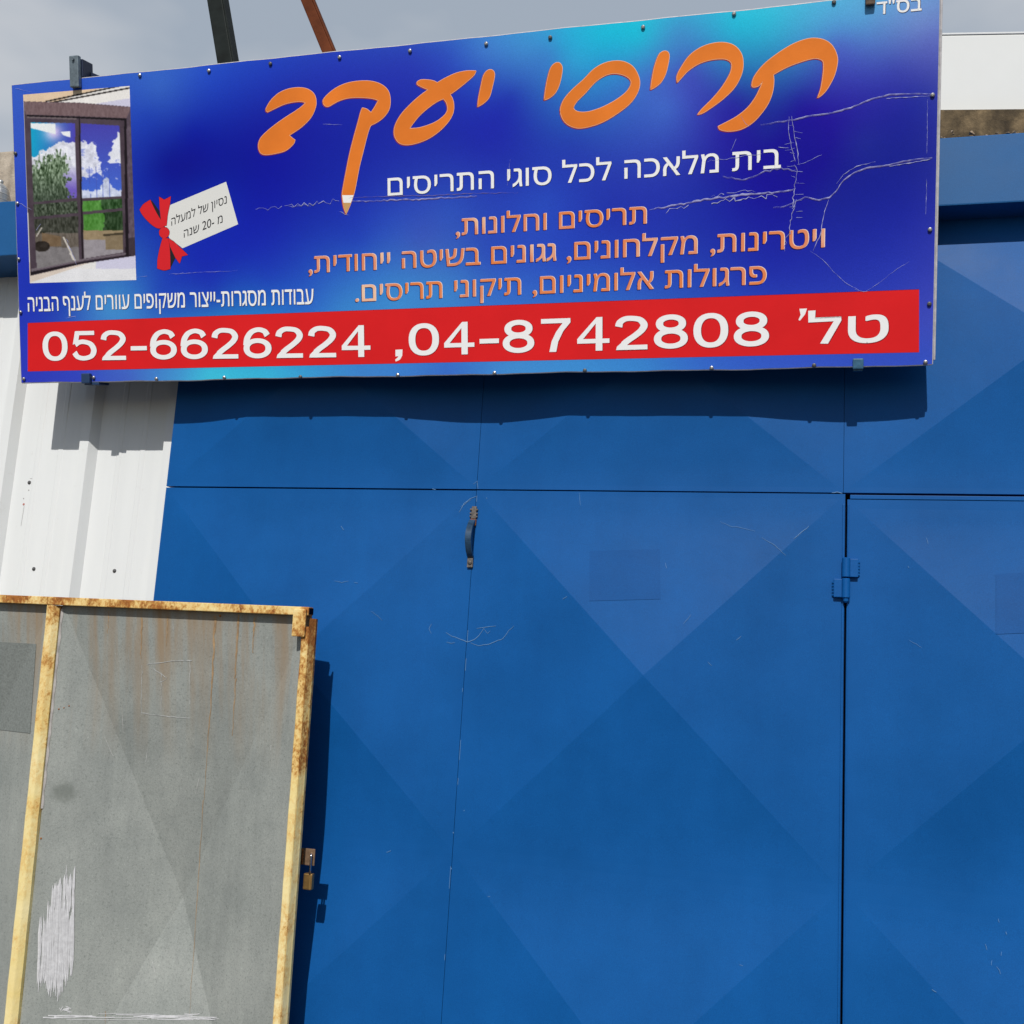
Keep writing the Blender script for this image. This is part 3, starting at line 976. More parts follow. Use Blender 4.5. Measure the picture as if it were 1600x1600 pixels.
# frame body
paint(inpoly(Xp, Yp, [(148, 394), (500, 402), (818, 428), (848, 1358), (520, 1408), (190, 1484)]), (76, 64, 74), n1, 26)
paint(inpoly(Xp, Yp, [(150, 396), (500, 404), (818, 430), (820, 500), (500, 486), (158, 476)]), (118, 97, 100), n3, 40)
paint(inpoly(Xp, Yp, [(790, 500), (820, 430), (848, 1358), (806, 1362)]), (92, 80, 92), n3, 44)
paint(inpoly(Xp, Yp, [(800, 1250), (848, 1240), (848, 1358), (806, 1362)]), (64, 54, 62), n3, 20)
paint(inpoly(Xp, Yp, [(168, 478), (500, 490), (776, 500), (776, 512), (500, 500), (168, 488)]), (24, 20, 24))
paint(inpoly(Xp, Yp, [(168, 488), (480, 498), (480, 508), (168, 498)]), (112, 100, 104))
paint(inpoly(Xp, Yp, [(776, 500), (790, 500), (806, 1362), (786, 1362)]), (28, 22, 28))
paint(inpoly(Xp, Yp, [(492, 500), (500, 500), (524, 1390), (512, 1392)]), (34, 27, 32))
paint(inpoly(Xp, Yp, [(196, 1440), (520, 1378), (790, 1340), (790, 1350), (520, 1390), (198, 1456)]), (112, 102, 110))
paint(inpoly(Xp, Yp, [(190, 1462), (520, 1396), (820, 1352), (820, 1360), (520, 1406), (190, 1482)]), (30, 24, 30))
# glass
gl = [(190, 525), (468, 530), (480, 997), (208, 1024)]
gr = [(503, 531), (748, 546), (760, 986), (514, 998)]
m = inpoly(Xp, Yp, gl)
t = np.clip((Xp - 190) / 280, 0, 1)
sky_l = np.stack([20 + 60 * t, 165 - 95 * t, 205 - 25 * t], 1)
sun_d = np.hypot(Xp - 330, Yp - 585)
sky_l += (np.exp(-(sun_d / 55) ** 2)[:, None]) * np.array([170, 90, 50])
C[m] = np.clip(sky_l, 0, 255)[m]
paint(m & inpoly(Xp, Yp, [(190, 530), (345, 533), (350, 600), (190, 560)]), (235, 240, 242), n1, 10)
paint(m & inpoly(Xp, Yp, [(380, 585), (440, 580), (442, 620), (395, 605)]), (238, 240, 243))
cl = (Yp > 668 + 60 * np.clip((330 - Xp) / 110, -.35, 1.3) + (n2 - .5) * 70)
paint(m & cl, (222, 224, 236), n2, 80)
pk = np.clip((Yp - 790) / 160, 0, 1)
mm = m & cl & (Xp > 330)
C[mm] = (C * (1 - pk[:, None]) + np.array([112, 92, 190]) * pk[:, None])[mm]
pl_ = (Yp > 800 - 90 * np.exp(-((Xp - 350) / 90) ** 2) + (n3 - .5) * 190) & (Xp < 430 + (n2 - .5) * 130)
paint(m & pl_, (104, 124, 98), vnoise(Xp * 1.6, Yp * .6, 9, 41, 2), 230)
pd = np.clip((Yp - 820) / 180, 0, 1)
mm = m & pl_
C[mm] = (C * (1 - .55 * pd[:, None]) + np.array([40, 48, 42]) * .55 * pd[:, None])[mm]
m = inpoly(Xp, Yp, gr)
t = np.clip((Yp - 540) / 450, 0, 1)
C[m] = np.stack([72 - 4 * t, 68 + 40 * t, 172 + 40 * t], 1)[m]
cl = (Yp > 650 + (n2 - .5) * 60) & (Xp < 590 + (Yp - 650) * .25 + (n2 - .5) * 70) & (Yp < 850 + (n1 - .5) * 120)
paint(m & cl, (220, 222, 238), n2, 90)
cl = (Xp > 735 - np.clip((Yp - 585) / 150, 0, 1) * 50 + (n2 - .5) * 60) & (Yp > 585 + (n2 - .5) * 30) & (Yp < 780)
paint(m & cl, (230, 232, 242), n1, 40)
cl = (n2 * .6 + n1 * .4 > .60) & (Yp > 690) & (Yp < 880)
paint(m & cl, (150, 160, 215), n2, 60)
cl = (Yp > 950 - 70 * np.exp(-((Xp - 665) / 36) ** 2) + (n2 - .5) * 60)
paint(m & cl, (206, 214, 238), n2, 90)
for gx in (560, 600, 640, 680):
    paint(m & (abs(Xp - gx - (Yp - 840) * .04) < 1.6) & (Yp > 800), (70, 88, 180))
# small panes
ml = inpoly(Xp, Yp, [(210, 1038), (484, 1016), (487, 1090), (212, 1116)])
paint(ml, (66, 76, 62), vnoise(Xp * 1.4, Yp * .7, 9, 43, 2), 120)
mr_ = inpoly(Xp, Yp, [(516, 1018), (762, 1000), (764, 1060), (518, 1084)])
paint(mr_, (82, 140, 62), n3, 70)
paint(mr_ & (Xp > 635 + (n2 - .5) * 50), (52, 82, 48), n3, 110)
# lower panes
ml = inpoly(Xp, Yp, [(214, 1132), (488, 1110), (496, 1386), (230, 1440)])
paint(ml, (60, 62, 54), n3, 90)
paint(ml & (Yp > 1215 + (n1 - .5) * 20), (104, 96, 88), n3, 50)
paint(ml & inpoly(Xp, Yp, [(262, 1214), (380, 1238), (384, 1300), (300, 1304), (262, 1280)]), (116, 96, 74), n2, 30)
paint(ml & (Yp > 1306 + (n1 - .5) * 20), (124, 120, 122), n2, 34)
paint(ml & (np.hypot((Xp - 262) / 50, (Yp - 1300) / 34) < 1), (44, 38, 34), n2, 40)
for a, b_, w_ in (((395, 1240), (470, 1390), 5), ((228, 1238), (262, 1182), 3.5), ((440, 1340), (460, 1385), 6)):
    L = math.hypot(b_[0] - a[0], b_[1] - a[1])
    dd = abs((Xp - a[0]) * (b_[1] - a[1]) - (Yp - a[1]) * (b_[0] - a[0])) / L
    al = ((Xp - a[0]) * (b_[0] - a[0]) + (Yp - a[1]) * (b_[1] - a[1])) / L
    paint((dd < w_ * (.5 + n2)) & (al > 0) & (al < L), (206, 200, 192))
mr_ = inpoly(Xp, Yp, [(520, 1102), (766, 1078), (770, 1338), (526, 1376)])
paint(mr_, (78, 134, 58), n3, 70)
paint(mr_ & (Xp > 650 + (n2 - .5) * 70), (44, 66, 40), n3, 90)
paint(mr_ & (Yp > 1200), (150, 132, 104), n2, 24)
paint(mr_ & (Yp > 1258), (150, 144, 150), n2, 26)
paint(mr_ & inpoly(Xp, Yp, [(658, 1230), (770, 1226), (770, 1320), (662, 1320)]), (132, 116, 92), n2, 20)
paint(inpoly(Xp, Yp, [(640, 1225), (772, 1212), (772, 1228), (650, 1236)]), (70, 62, 48))
G_ = C.reshape(nt_ + 1, ns + 1, 3)
for _ in range(1):
    P_ = np.pad(G_, ((1, 1), (1, 1), (0, 0)), mode='edge')
    G_ = (P_[1:-1, 1:-1] * 2 + P_[:-2, 1:-1] + P_[2:, 1:-1] + P_[1:-1, :-2] + P_[1:-1, 2:]) / 6
C = G_.reshape(-1, 3)
lut = np.array([lin(i) for i in range(256)])
CL = lut[np.clip(C, 0, 255).astype(int)] * 1.08
V = [SPX(x / 4.0, 60 + y / 4.0, 0.0010) for x, y in zip(Xp, Yp)]
Fc = [(j * (ns + 1) + i, (j + 1) * (ns + 1) + i, (j + 1) * (ns + 1) + i + 1, j * (ns + 1) + i + 1) for j in range(nt_) for i in range(ns)]
pic = mesh_obj('printed_picture', V, Fc, PHOTO, sign)
set_colors(pic.data, CL)

# flat printed shapes
def fill(mb, loops, w):
    """fill an outline (first loop) with holes (other loops) given in picture points"""
    bm = bmesh.new()
    edges = []
    for L in loops:
        vs_ = [bm.verts.new(SPX(x, y, w)) for x, y in L]
        for i in range(len(vs_)):
            edges.append(bm.edges.new((vs_[i], vs_[(i + 1) % len(vs_)])))
    bmesh.ops.triangle_fill(bm, edges=edges, use_beauty=True, use_dissolve=False, normal=SN)
    bm.verts.index_update()
    mb.add([v.co.copy() for v in bm.verts], [[v.index for v in f.verts] for f in bm.faces])
    bm.free()

def spline(pts, step=6):
    """closed smooth curve; a point written (x, y, 1) is a sharp corner"""
    n = len(pts)
    P = [Vector((p[0], p[1])) for p in pts]
    sharp = [len(p) > 2 for p in pts]
    out = []
    for i in range(n):
        p1, p2 = P[i], P[(i + 1) % n]
        d = (p2 - p1)
        m1 = d if sharp[i] else (p2 - P[i - 1]) * 0.5
        m2 = d if sharp[(i + 1) % n] else (P[(i + 2) % n] - p1) * 0.5
        m1 = m1 * min(1.0, 1.3 * d.length / max(m1.length, 1e-6))
        m2 = m2 * min(1.0, 1.3 * d.length / max(m2.length, 1e-6))
        for k in range(step):
            t = k / step
            h00, h10, h01, h11 = 2 * t**3 - 3 * t**2 + 1, t**3 - 2 * t**2 + t, -2 * t**3 + 3 * t**2, t**3 - t**2
            q = p1 * h00 + m1 * h10 + p2 * h01 + m2 * h11
            out.append((q.x, q.y))
    return out

def stroke(mb, L, half, w):
    pts = [SPX(x, y, w) for x, y in L]
    pts.append(pts[0])
    pts.append(pts[1])
    ribbon(mb, pts, half, SN, 0.0)

Z2 = lambda L: [((p[0] / 3.63636 + 380, p[1] / 3.63636 + 60) + tuple(p[2:])) for p in L]
Z3 = lambda L: [((p[0] / 2.96296 + 800, p[1] / 2.96296) + tuple(p[2:])) for p in L]
GLYPHS = [
 [Z2([(130,408),(136,388),(162,348),(205,310),(260,287),(320,280),(370,290),(405,320),(415,365),(405,410),(380,455),(335,500),(290,532),(262,550,1),(275,563),(295,578,1),(285,600),(245,635),(190,652),(130,660),(100,650),(88,620),(90,590),(105,560),(140,525),(190,485),(240,450),(290,418),(330,390),(356,366,1),(330,358),(280,362),(230,375),(180,398),(140,418,1)])],
 [Z2([(455,365),(458,345),(490,310),(540,275),(600,252),(670,242),(735,245),(790,265),(825,300),(836,350),(830,400),(805,440),(770,470),(725,494,1),(714,520),(700,570),(680,650),(660,730),(643,820),(630,880),(610,940),(585,998,1),(570,950),(563,890),(570,840),(585,760),(605,660),(630,560),(655,470),(668,420),(678,395,1),(702,402),(727,422,1),(747,392),(769,352,1),(730,340),(660,335),(600,338),(550,352),(515,370),(485,386),(465,382)])],
 [Z2([(1323,185,1),(1310,210),(1265,250),(1215,290),(1175,318,1),(1190,345),(1197,385),(1190,430),(1160,480),(1110,530),(1050,570),(985,595),(930,604),(890,595),(865,565),(858,525),(870,480),(900,430),(945,380),(1000,330),(1052,291,1),(1015,275),(990,260),(992,245),(1015,235),(1060,237),(1085,243),(1103,252,1),(1150,225),(1210,198),(1270,185)]),
  Z2([(945,513,1),(960,490),(1000,440),(1050,395),(1100,360),(1138,342,1),(1155,365),(1162,400),(1150,430),(1110,465),(1060,490),(1000,508)])],
 [Z2([(1333,388,1),(1338,340),(1350,280),(1365,215),(1385,185),(1408,178),(1425,190),(1428,215),(1418,265),(1400,330),(1370,365)])],
 [Z3([(150,463,1),(155,420),(165,365),(180,315),(200,293),(220,292),(232,310),(230,345),(218,395),(200,430),(175,452)])],
 [Z3([(225,520),(228,490),(245,455),(280,415),(330,370),(380,320),(430,292),(485,282),(530,290),(565,315),(588,360),(590,400),(575,440),(545,480),(495,520),(430,560),(370,583),(310,593),(265,580),(238,555)]),
  Z3([(285,500),(300,470),(340,430),(385,380),(430,350),(470,340),(510,345),(540,360),(552,380),(545,405),(520,435),(470,470),(410,500),(350,518),(305,517)])],
 [Z3([(642,415,1),(648,370),(660,310),(680,255),(700,238),(720,240),(728,258),(722,300),(710,345),(690,380),(665,402)])],
 [Z3([(765,382,1),(765,350),(785,310),(820,260),(865,225),(920,203),(980,197),(1030,212),(1062,250),(1070,300),(1060,350),(1030,405),(980,455),(920,500),(885,522),(860,530,1),(880,505),(930,455),(975,400),(1010,340),(1018,300),(1005,280),(975,272),(920,277),(865,295),(815,328),(785,360)])],
 [Z3([(1415,453,1),(1430,410),(1440,350),(1443,300),(1435,278),(1400,270),(1340,285),(1270,312),(1210,345,1),(1212,380),(1205,430),(1185,480),(1150,530),(1110,570),(1060,598),(1005,607),(965,600),(955,585,1),(985,570),(1040,540),(1090,500),(1125,455),(1148,410),(1162,376,1),(1140,398),(1115,402),(1112,385),(1125,350),(1165,300),(1220,255),(1290,210),(1350,185),(1400,177),(1450,187),(1485,215),(1505,260),(1505,300),(1490,355),(1460,410),(1438,436)])],
]
for g in GLYPHS:
    loops = [spline(L) for L in g]
    mo, mp_, mk = MB(), MB(), MB()
    fill(mo, loops, 0.0022)
    for L in loops:
        sh = [(x - 0.7, y + 0.9) for x, y in L]
        stroke(mk, sh, 0.0021, 0.0014)
        stroke(mp_, L, 0.0013, 0.0018)
    tl = mo.build('title_letter', V_ORANGE, sign)
    mp_.build('letter_rim', V_PEACH, tl)
    mk.build('letter_shadow', V_MAROON, tl)
mb = MB()
fill(mb, [[(p[0] / 3.63636 + 380, p[1] / 3.63636 + 60) for p in ((563, 891), (628, 891), (612, 934), (570, 934))]], 0.0026)
mb.build('pencil_band', V_WHITE, sign)
mb = MB()
fill(mb, [[(p[0] / 3.63636 + 380, p[1] / 3.63636 + 60) for p in ((570, 934), (612, 934), (588, 992), (582, 992))]], 0.0026)
mb.build('pencil_tip', V_TAN, sign)

# set lettering: outlines of the characters, filled contour by contour
from mathutils.geometry import interpolate_bezier, tessellate_polygon
def glyph_loops(s):
    """groups of loops: an outline followed by the holes inside it"""
    c = bpy.data.curves.new('t', 'FONT')
    c.body = s
    o = bpy.data.objects.new('t', c)
    col.objects.link(o)
    bpy.context.view_layer.update()
    dg = bpy.context.evaluated_depsgraph_get()
    ev = o.evaluated_get(dg)
    cu_ = ev.to_curve(dg)
    loops = []
    for sp_ in cu_.splines:
        P, n = [], len(sp_.bezier_points)
        for i in range(n):
            p, q = sp_.bezier_points[i], sp_.bezier_points[(i + 1) % n]
            straight = (p.handle_right - p.co).cross(q.co - p.co).length < 1e-6 and (q.handle_left - q.co).cross(q.co - p.co).length < 1e-6
            k = 2 if straight else 8
            P += [(v.x, v.y) for v in interpolate_bezier(p.co, p.handle_right, q.handle_left, q.co, k)[:-1]]
        loops.append(P)
    ev.to_curve_clear()
    bpy.data.objects.remove(o)
    bpy.data.curves.remove(c)
    area = lambda L: sum(L[i - 1][0] * L[i][1] - L[i][0] * L[i - 1][1] for i in range(len(L))) / 2
    groups, holes = [], []
    for i, L in enumerate(loops):
        X, Y = np.array([L[0][0]]), np.array([L[0][1]])
        own = [M for j, M in enumerate(loops) if j != i and area(M) * area(L) < 0 and abs(area(M)) > abs(area(L)) and inpoly(X, Y, M)[0]]
        if own:
            holes.append((L, own[0]))
        else:
            groups.append([L])
    for L, M in holes:
        for g in groups:
            if g[0] is M:
                g.append(L)
    return groups

def print_groups(groups, bl, br, h, cap, layers):
    """lay loops given in letter units on the sign; layers: (name, material, grow, dx, dy, lift)"""
    xs_ = [p[0] for g in groups for L in g for p in L]
    x0, x1 = min(xs_), max(xs_)
    a, b_ = S(*bl), S(*br)
    hv = S(bl[0], bl[1] - h)[1] - a[1]
    e = ((b_[0] - a[0]), (b_[1] - a[1]))
    for nm, mat, grow, dx, dy, w in layers:
        mb = MB()
        for gi, g in enumerate(groups):
            lift = w + 0.00009 * (gi % 3)
            flat = []
            for L in g:
                PL_ = []
                for x, y in L:
                    t = (x - x0) / (x1 - x0)
                    PL_.append(SP(a[0] + e[0] * t + dx, a[1] + e[1] * t + y / cap * hv + dy, lift))
                flat.append(PL_)
            loc2 = [[Vector((x, y, 0)) for x, y in L] for L in g]
            pts = [p for L in flat for p in L]
            mb.add(pts, [tuple(t) for t in tessellate_polygon(loc2)])
            if grow > 0:
                for L in flat:
                    ribbon(mb, L + [L[0], L[1]], grow, SN, 0.00004)
        o = mesh_obj(nm, mb.v, mb.f, mat, sign)
        bm = bmesh.new()
        bm.from_mesh(o.data)
        for f in bm.faces:
            if f.normal.dot(SN) < 0:
                f.normal_flip()
        bm.to_mesh(o.data)
        bm.free()

def letters(s, bl, br, h, cap, layers):
    print_groups(glyph_loops(s), bl, br, h, cap, layers)

# wide grotesque numerals drawn with a broad pen: centre lines in a unit box
def arc(cx, cy, rx, ry, a0, a1, n=18):
    return [(cx + rx * math.cos(math.radians(a0 + (a1 - a0) * i / n)), cy + ry * math.sin(math.radians(a0 + (a1 - a0) * i / n))) for i in range(n + 1)]

def smooth(pts, n=6):
    P = [Vector(p) for p in pts]
    out = []
    for i in range(len(P) - 1):
        p0, p1, p2, p3 = P[max(i - 1, 0)], P[i], P[i + 1], P[min(i + 2, len(P) - 1)]
        for k in range(n):
            t = k / n
            q = 0.5 * ((2 * p1) + (p2 - p0) * t + (2 * p0 - 5 * p1 + 4 * p2 - p3) * t * t + (3 * p1 - p0 - 3 * p2 + p3) * t ** 3)
            out.append((q.x, q.y))
    return out + [tuple(P[-1])]

PENX, PENY = 0.108, 0.073
def pen(path, closed=False):
    n = len(path)
    A, B = [], []
    for i in range(n):
        p0 = path[(i - 1) % n] if closed or i > 0 else path[0]
        p1 = path[(i + 1) % n] if closed or i < n - 1 else path[-1]
        d = Vector((p1[0] - p0[0], p1[1] - p0[1])).normalized()
        nrm = Vector((-d.y, d.x))
        # elliptical pen
        k = 1 / math.sqrt((nrm.x / PENX) ** 2 + (nrm.y / PENY) ** 2) if False else math.sqrt((nrm.x * PENX) ** 2 + (nrm.y * PENY) ** 2)
        A.append((path[i][0] + nrm.x * k, path[i][1] + nrm.y * k))
        B.append((path[i][0] - nrm.x * k, path[i][1] - nrm.y * k))
    if closed:
        big, small = (A, B) if abs(sum(A[i - 1][0] * A[i][1] - A[i][0] * A[i - 1][1] for i in range(n))) > abs(sum(B[i - 1][0] * B[i][1] - B[i][0] * B[i - 1][1] for i in range(n))) else (B, A)
        return [big, small]
    return [A + B[::-1]]

def sup(cx, cy, rx, ry, e=2.25, n=44):
    out = []
    for i in range(n):
        a = 2 * math.pi * i / n
        c, s = math.cos(a), math.sin(a)
        out.append((cx + rx * math.copysign(abs(c) ** (2 / e), c), cy + ry * math.copysign(abs(s) ** (2 / e), s)))
    return out

def numeral(ch):
    if ch == '0':
        return [pen(sup(0.5, 0.5, 0.5 - PENX, 0.5 - PENY), True)], 1.0
    if ch == '8':
        return [pen(sup(0.5, 0.735, 0.335, 0.192, 2.1), True), pen(sup(0.5, 0.295, 0.39, 0.222, 2.1), True)], 1.0
    if ch == '2':
        return [pen(smooth([(.11, .69), (.15, .82), (.30, .915), (.5, .927), (.74, .88), (.865, .73), (.80, .58), (.62, .43), (.40, .285), (.24, .16)])),
                [[(.03, 0), (.97, 0), (.97, .138), (.34, .138), (.20, .22), (.06, .10)]]], 1.0
    if ch == '5':
        return [[[(.155, 1.0), (.91, 1.0), (.91, .862), (.315, .862), (.262, .60), (.055, .545)]],
                pen(smooth([(.155, .535), (.30, .615), (.5, .632), (.76, .55), (.88, .345), (.78, .15), (.5, .073), (.24, .125), (.115, .275)]))], 1.0
    if ch == '6':
        return [pen(smooth([(.87, .735), (.77, .87), (.54, .927), (.30, .85), (.15, .66), (.108, .42)])),
                pen(sup(0.512, 0.322, 0.395, 0.25, 2.1), True)], 1.0
    if ch == '4':
        return [[[(.60, 1.0), (.775, 1.0), (.775, .355), (.99, .355), (.99, .225), (.775, .225), (.775, 0), (.575, 0), (.575, .225), (.01, .225), (.01, .36)],
                 [(.575, .355), (.185, .355), (.575, .815)]]], 1.0
    if ch == '7':
        return [[[(.05, 1.0), (.96, 1.0), (.96, .875), (.74, .62), (.58, .30), (.52, 0), (.31, 0), (.38, .32), (.52, .60), (.72, .862), (.05, .862)]]], 1.0
    if ch == '-':
        return [[[(0, .315), (.62, .315), (.62, .455), (0, .455)]]], 0.62

def numerals(s):
    groups, x = [], 0.0
    for ch in s:
        g, w_ = numeral(ch)
        for L in g:
            groups.append([[(px + x, py) for px, py in l] for l in L])
        x += w_ + (0.16 if ch != '-' else 0.12)
    return groups

HB = 0.592
rev = lambda s: s[::-1]
def white_line(s, bl, br, h, cap=HB, off=0.0005, shadow=V_NAVY, sh_off=0.0011):
    letters(s, bl, br, h, cap, [('line_shadow', shadow, sh_off, 0.0008, -0.0009, 0.0012), ('white_lettering', V_WHITE, off, 0, 0, 0.0018)])
def coral_line(s, bl, br, h):
    letters(s, bl, br, h, HB, [('line_shadow', V_NAVY, 0.0008, -0.0014, -0.0012, 0.0012), ('line_highlight', V_CREAM, 0.0004, 0.0011, 0.0008, 0.0016), ('coral_lettering', V_CORAL, 0.0001, -0.0004, 0, 0.0021)])

white_line(rev('בית מלאכה לכל סוגי התריסים'), (606, 305.8), (1220, 262), 27.0)
coral_line(rev('תריסים וחלונות,'), (712.5, 368.2), (1010, 349.5), 25.5)
coral_line(rev('ויטרינות, מקלחונים, גגונים בשיטה ייחודית,'), (482.5, 427), (1288, 386.5), 25.5)
coral_line(rev('פרגולות אלומיניום, תיקוני תריסים.'), (555.5, 471.5), (1197, 444), 25.5)
white_line(rev('עבודות מסגרות-ייצור משקופים עוורים לענף הבניה'), (44, 486.8), (490, 475), 22.0)
white_line(rev('בס"ד'), (1369.5, 23.0), (1440, 16), 19.0)

mb = MB()
fill(mb, [[(43.5, 505), (1436, 452.5), (1436, 550), (43.5, 580)]], 0.0008)
mb.build('red_band', V_RED, sign)
mb = MB()
stroke(mb, [(43.5, 505), (1436, 452.5), (1436, 550), (43.5, 580)], 0.0011, 0.0005)
mb.build('red_band_edge', V_MAROON, sign)
SHRED = vinyl('dark_red_print', c=(0.28, 0.012, 0.016))
def number(s, bl, br, h):
    print_groups(numerals(s), bl, br, h, 1.0, [('line_shadow', SHRED, 0.0012, 0.0008, -0.0009, 0.0012), ('white_lettering', V_WHITE, 0.0002, 0, 0, 0.0018)])
number('052-6626224', (67.5, 564), (579, 557.5), 45.5)
number('04-8742808', (639, 556), (1201.5, 540.5), 50)
mb = MB()
fill(mb, [[(618, 546.5), (629, 546), (628.5, 556), (625, 562), (618.5, 565), (617.5, 562), (622, 558), (622.5, 556.5), (618, 557)]], 0.0018)
mb.build('white_lettering', V_WHITE, sign)
white_line(rev("טל"), (1263, 537.5), (1387, 533), 40.0, HB, 0.0016, SHRED, 0.0028)
mb = MB()
fill(mb, [[(1249, 482.5), (1261, 482), (1258, 491), (1250, 501), (1247.5, 500), (1251, 492)]], 0.0018)
mb.build('white_lettering', V_WHITE, sign)

# ribbon and hang tag motif
Z8 = lambda L: [((p[0] / 5.3333 + 200, p[1] / 5.3333 + 140) + tuple(p[2:])) for p in L]
mb = MB()
fill(mb, [Z8([(818, 768), (918, 1122), (455, 1322), (345, 1238), (308, 1140), (352, 962)])], 0.0012)
mb.build('printed_tag', vinyl('tag_white_print', c=(0.78, 0.78, 0.755)), sign)
red_shapes = [
    spline(Z8([(98,1000,1),(130,955),(187,918,1),(205,960),(240,1030),(275,1085),(312,1135,1),(262,1157),(210,1135),(150,1080),(115,1035)])),
    Z8([(260, 893), (303, 918), (358, 890), (350, 955), (332, 1040), (322, 1136), (300, 1130), (275, 1085), (266, 1000)]),
    [(200 + (303 + 43 * math.cos(a)) / 5.3333, 140 + (1192 + 46 * math.sin(a)) / 5.3333) for a in [k * math.pi / 14 for k in range(28)]],
    spline(Z8([(290,1236,1),(334,1240,1),(346,1300),(353,1400),(354,1495,1),(300,1506),(244,1490,1),(248,1410),(266,1320)])),
    Z8([(335, 1238), (380, 1265), (440, 1320), (500, 1378), (450, 1390), (432, 1450), (395, 1400), (352, 1310)])]
mb, mk = MB(), MB()
for i, L in enumerate(red_shapes):
    L = [(p[0], p[1]) for p in L]
    fill(mb, [L], 0.0018 + i * 0.00012)
    stroke(mk, L, 0.0011, 0.0015)
fill(mk, [[(p[0], p[1]) for p in Z8([(187, 922), (204, 930), (262, 1010), (272, 1082), (240, 1030)])]], 0.0014)
fill(mk, [[(p[0], p[1]) for p in Z8([(340, 1285), (396, 1402), (352, 1492), (348, 1380)])]], 0.0014)
mb.build('printed_ribbon', V_TAGRED, sign)
mk.build('ribbon_outline', V_BLACK, sign)
letters(rev('נסיון של למעלה'), (268, 353), (354.5, 317.5), 11.5, HB, [('tag_lettering', V_BLACK, 0.0, 0, 0, 0.0020)])
letters('הנש 20- מ', (287.5, 371.5), (348, 347.5), 11.5, HB, [('tag_lettering', V_BLACK, 0.0, 0, 0, 0.0020)])

# splits in the vinyl, the shade below them painted as darker strips
mc, ms = MB(), MB()
def crack(pts, w, shade=True, jit=0.3, dash=0.0, off=(0, 0), mbx=None):
    q = resample(pts, 5, jit)
    k = len(q)
    q = [(x + off[0], y + off[1]) for x, y in q]
    W3 = [SPX(x, y, 0) for x, y in q]
    ws = [0.0010 * w * random.choice((0.35, 0.5, 0.7, 0.9, 1.2)) * (0.35 + 0.65 * min(1, 3 * min(i + .6, k - i - .4) / k)) for i in range(k)]
    if dash:
        i = 0
        while i < k - 2:
            L = random.randint(2, 5)
            if random.random() > dash:
                ribbon(mbx or mc, W3[i:i + L + 1], ws[i:i + L + 1], SN, 0.0011)
            i += L
    else:
        ribbon(mbx or mc, W3, ws, SN, 0.0011)
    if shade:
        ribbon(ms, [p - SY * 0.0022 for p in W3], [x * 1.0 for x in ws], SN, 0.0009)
crack([(1456,147),(1430,146),(1390,147),(1362,154),(1330,168),(1300,176),(1270,180),(1240,187),(1205,192),(1188,195)], 0.9)
crack([(1456,149),(1420,151),(1385,153)], 0.8, False, off=(0, 1))
crack([(1233,182),(1232,205),(1236,228),(1243,252)], 0.8)
crack([(1237,182),(1242,215),(1247,240),(1248,256)], 0.9)
crack([(1245,256),(1243,275),(1239,300),(1241,325),(1236,345),(1229,372),(1226,392)], 0.9, True, 1.5)
crack([(1239,262),(1236,285),(1243,310),(1237,335)], 0.8, False, 1.8, 0.2)
crack([(1456,246),(1420,250),(1390,257),(1355,262),(1335,269),(1318,281),(1306,298),(1296,308),(1280,312),(1258,308),(1240,316),(1225,323),(1208,324)], 1.0)
crack([(1454,249),(1420,255),(1390,260)], 1.3, False, 0.3)
crack([(1370,256),(1340,263),(1320,276),(1309,290)], 0.7, False, 0.4, off=(-2, -3))
crack([(1295,312),(1290,325),(1285,345),(1282,366),(1270,392)], 0.7)
crack([(1241,296),(1200,301),(1150,305),(1100,312),(1060,319),(1022,326)], 1.7, True, 0.8)
crack([(1215,301),(1170,305),(1130,309),(1090,316),(1040,324),(1015,324)], 1.3, False, 1.6, 0.25, (0, 4))
crack([(1180,297),(1140,302),(1110,308)], 0.8, False, 2.4, 0.3)
crack([(445,321),(480,318),(530,314)], 0.9, False, 2.2, 0.25)
crack([(400,327),(450,323),(500,319)], 0.5, False, 1.0, 0.4)
crack([(551,314),(600,313),(650,311),(700,309),(745,306)], 1.0, True, 0.6)
crack([(545,311),(600,309),(680,307),(740,304),(810,303)], 0.8, False, 0.4, 0, (0, -2), ms)
crack([(1266,392),(1285,405),(1303,425),(1320,441),(1347,456)], 0.4, False)
crack([(1352,456),(1375,441),(1400,421),(1420,409)], 0.35, False)
crack([(1335,452),(1350,456),(1356,455)], 0.5, False)
crack([(1100,253),(1130,249),(1160,245),(1190,240)], 0.6, False, 0.6)
crack([(1132,275),(1160,281),(1192,270),(1220,262),(1243,266)], 0.7, True, 1.0)
crack([(1246,258),(1262,252),(1284,242)], 0.5, False)
crack([(1150,217),(1146,228),(1142,236)], 0.5, False)
crack([(1216,230),(1232,231)], 0.7, False)
for y0 in range(196, 345, 9):
    s_ = random.choice((-1, 1))
    x0_ = 1240 + (y0 - 190) * 0.03
    crack([(x0_, y0), (x0_ + s_ * random.uniform(6, 16), y0 + random.uniform(-3, 5))], 0.45, False, 0.3)
crack([(26,319),(34,318),(40,323),(50,328)], 0.9, False)
crack([(24,138),(36,141),(50,144)], 0.5, False)
crack([(215,433),(250,430),(300,426),(372,423)], 0.4, False, 0.3, 0.2)
crack([(104,497),(118,494),(119,498)], 0.5, False)
crack([(797,249),(793,290)], 0.35, False, 0.2)
crack([(505,194),(535,195)], 0.4, False, 0.2)
crack([(104,372),(112,392),(120,414)], 0.8, False, 0.8)
crack([(57,360),(64,350)], 0.9, False)
crack([(530,330),(545,336)], 0.6, False, 1.0)
crack([(1158,181),(1164,192),(1170,198)], 0.5, False)
crack([(1449,155),(1449,200),(1448,240)], 0.4, False, 0.3)
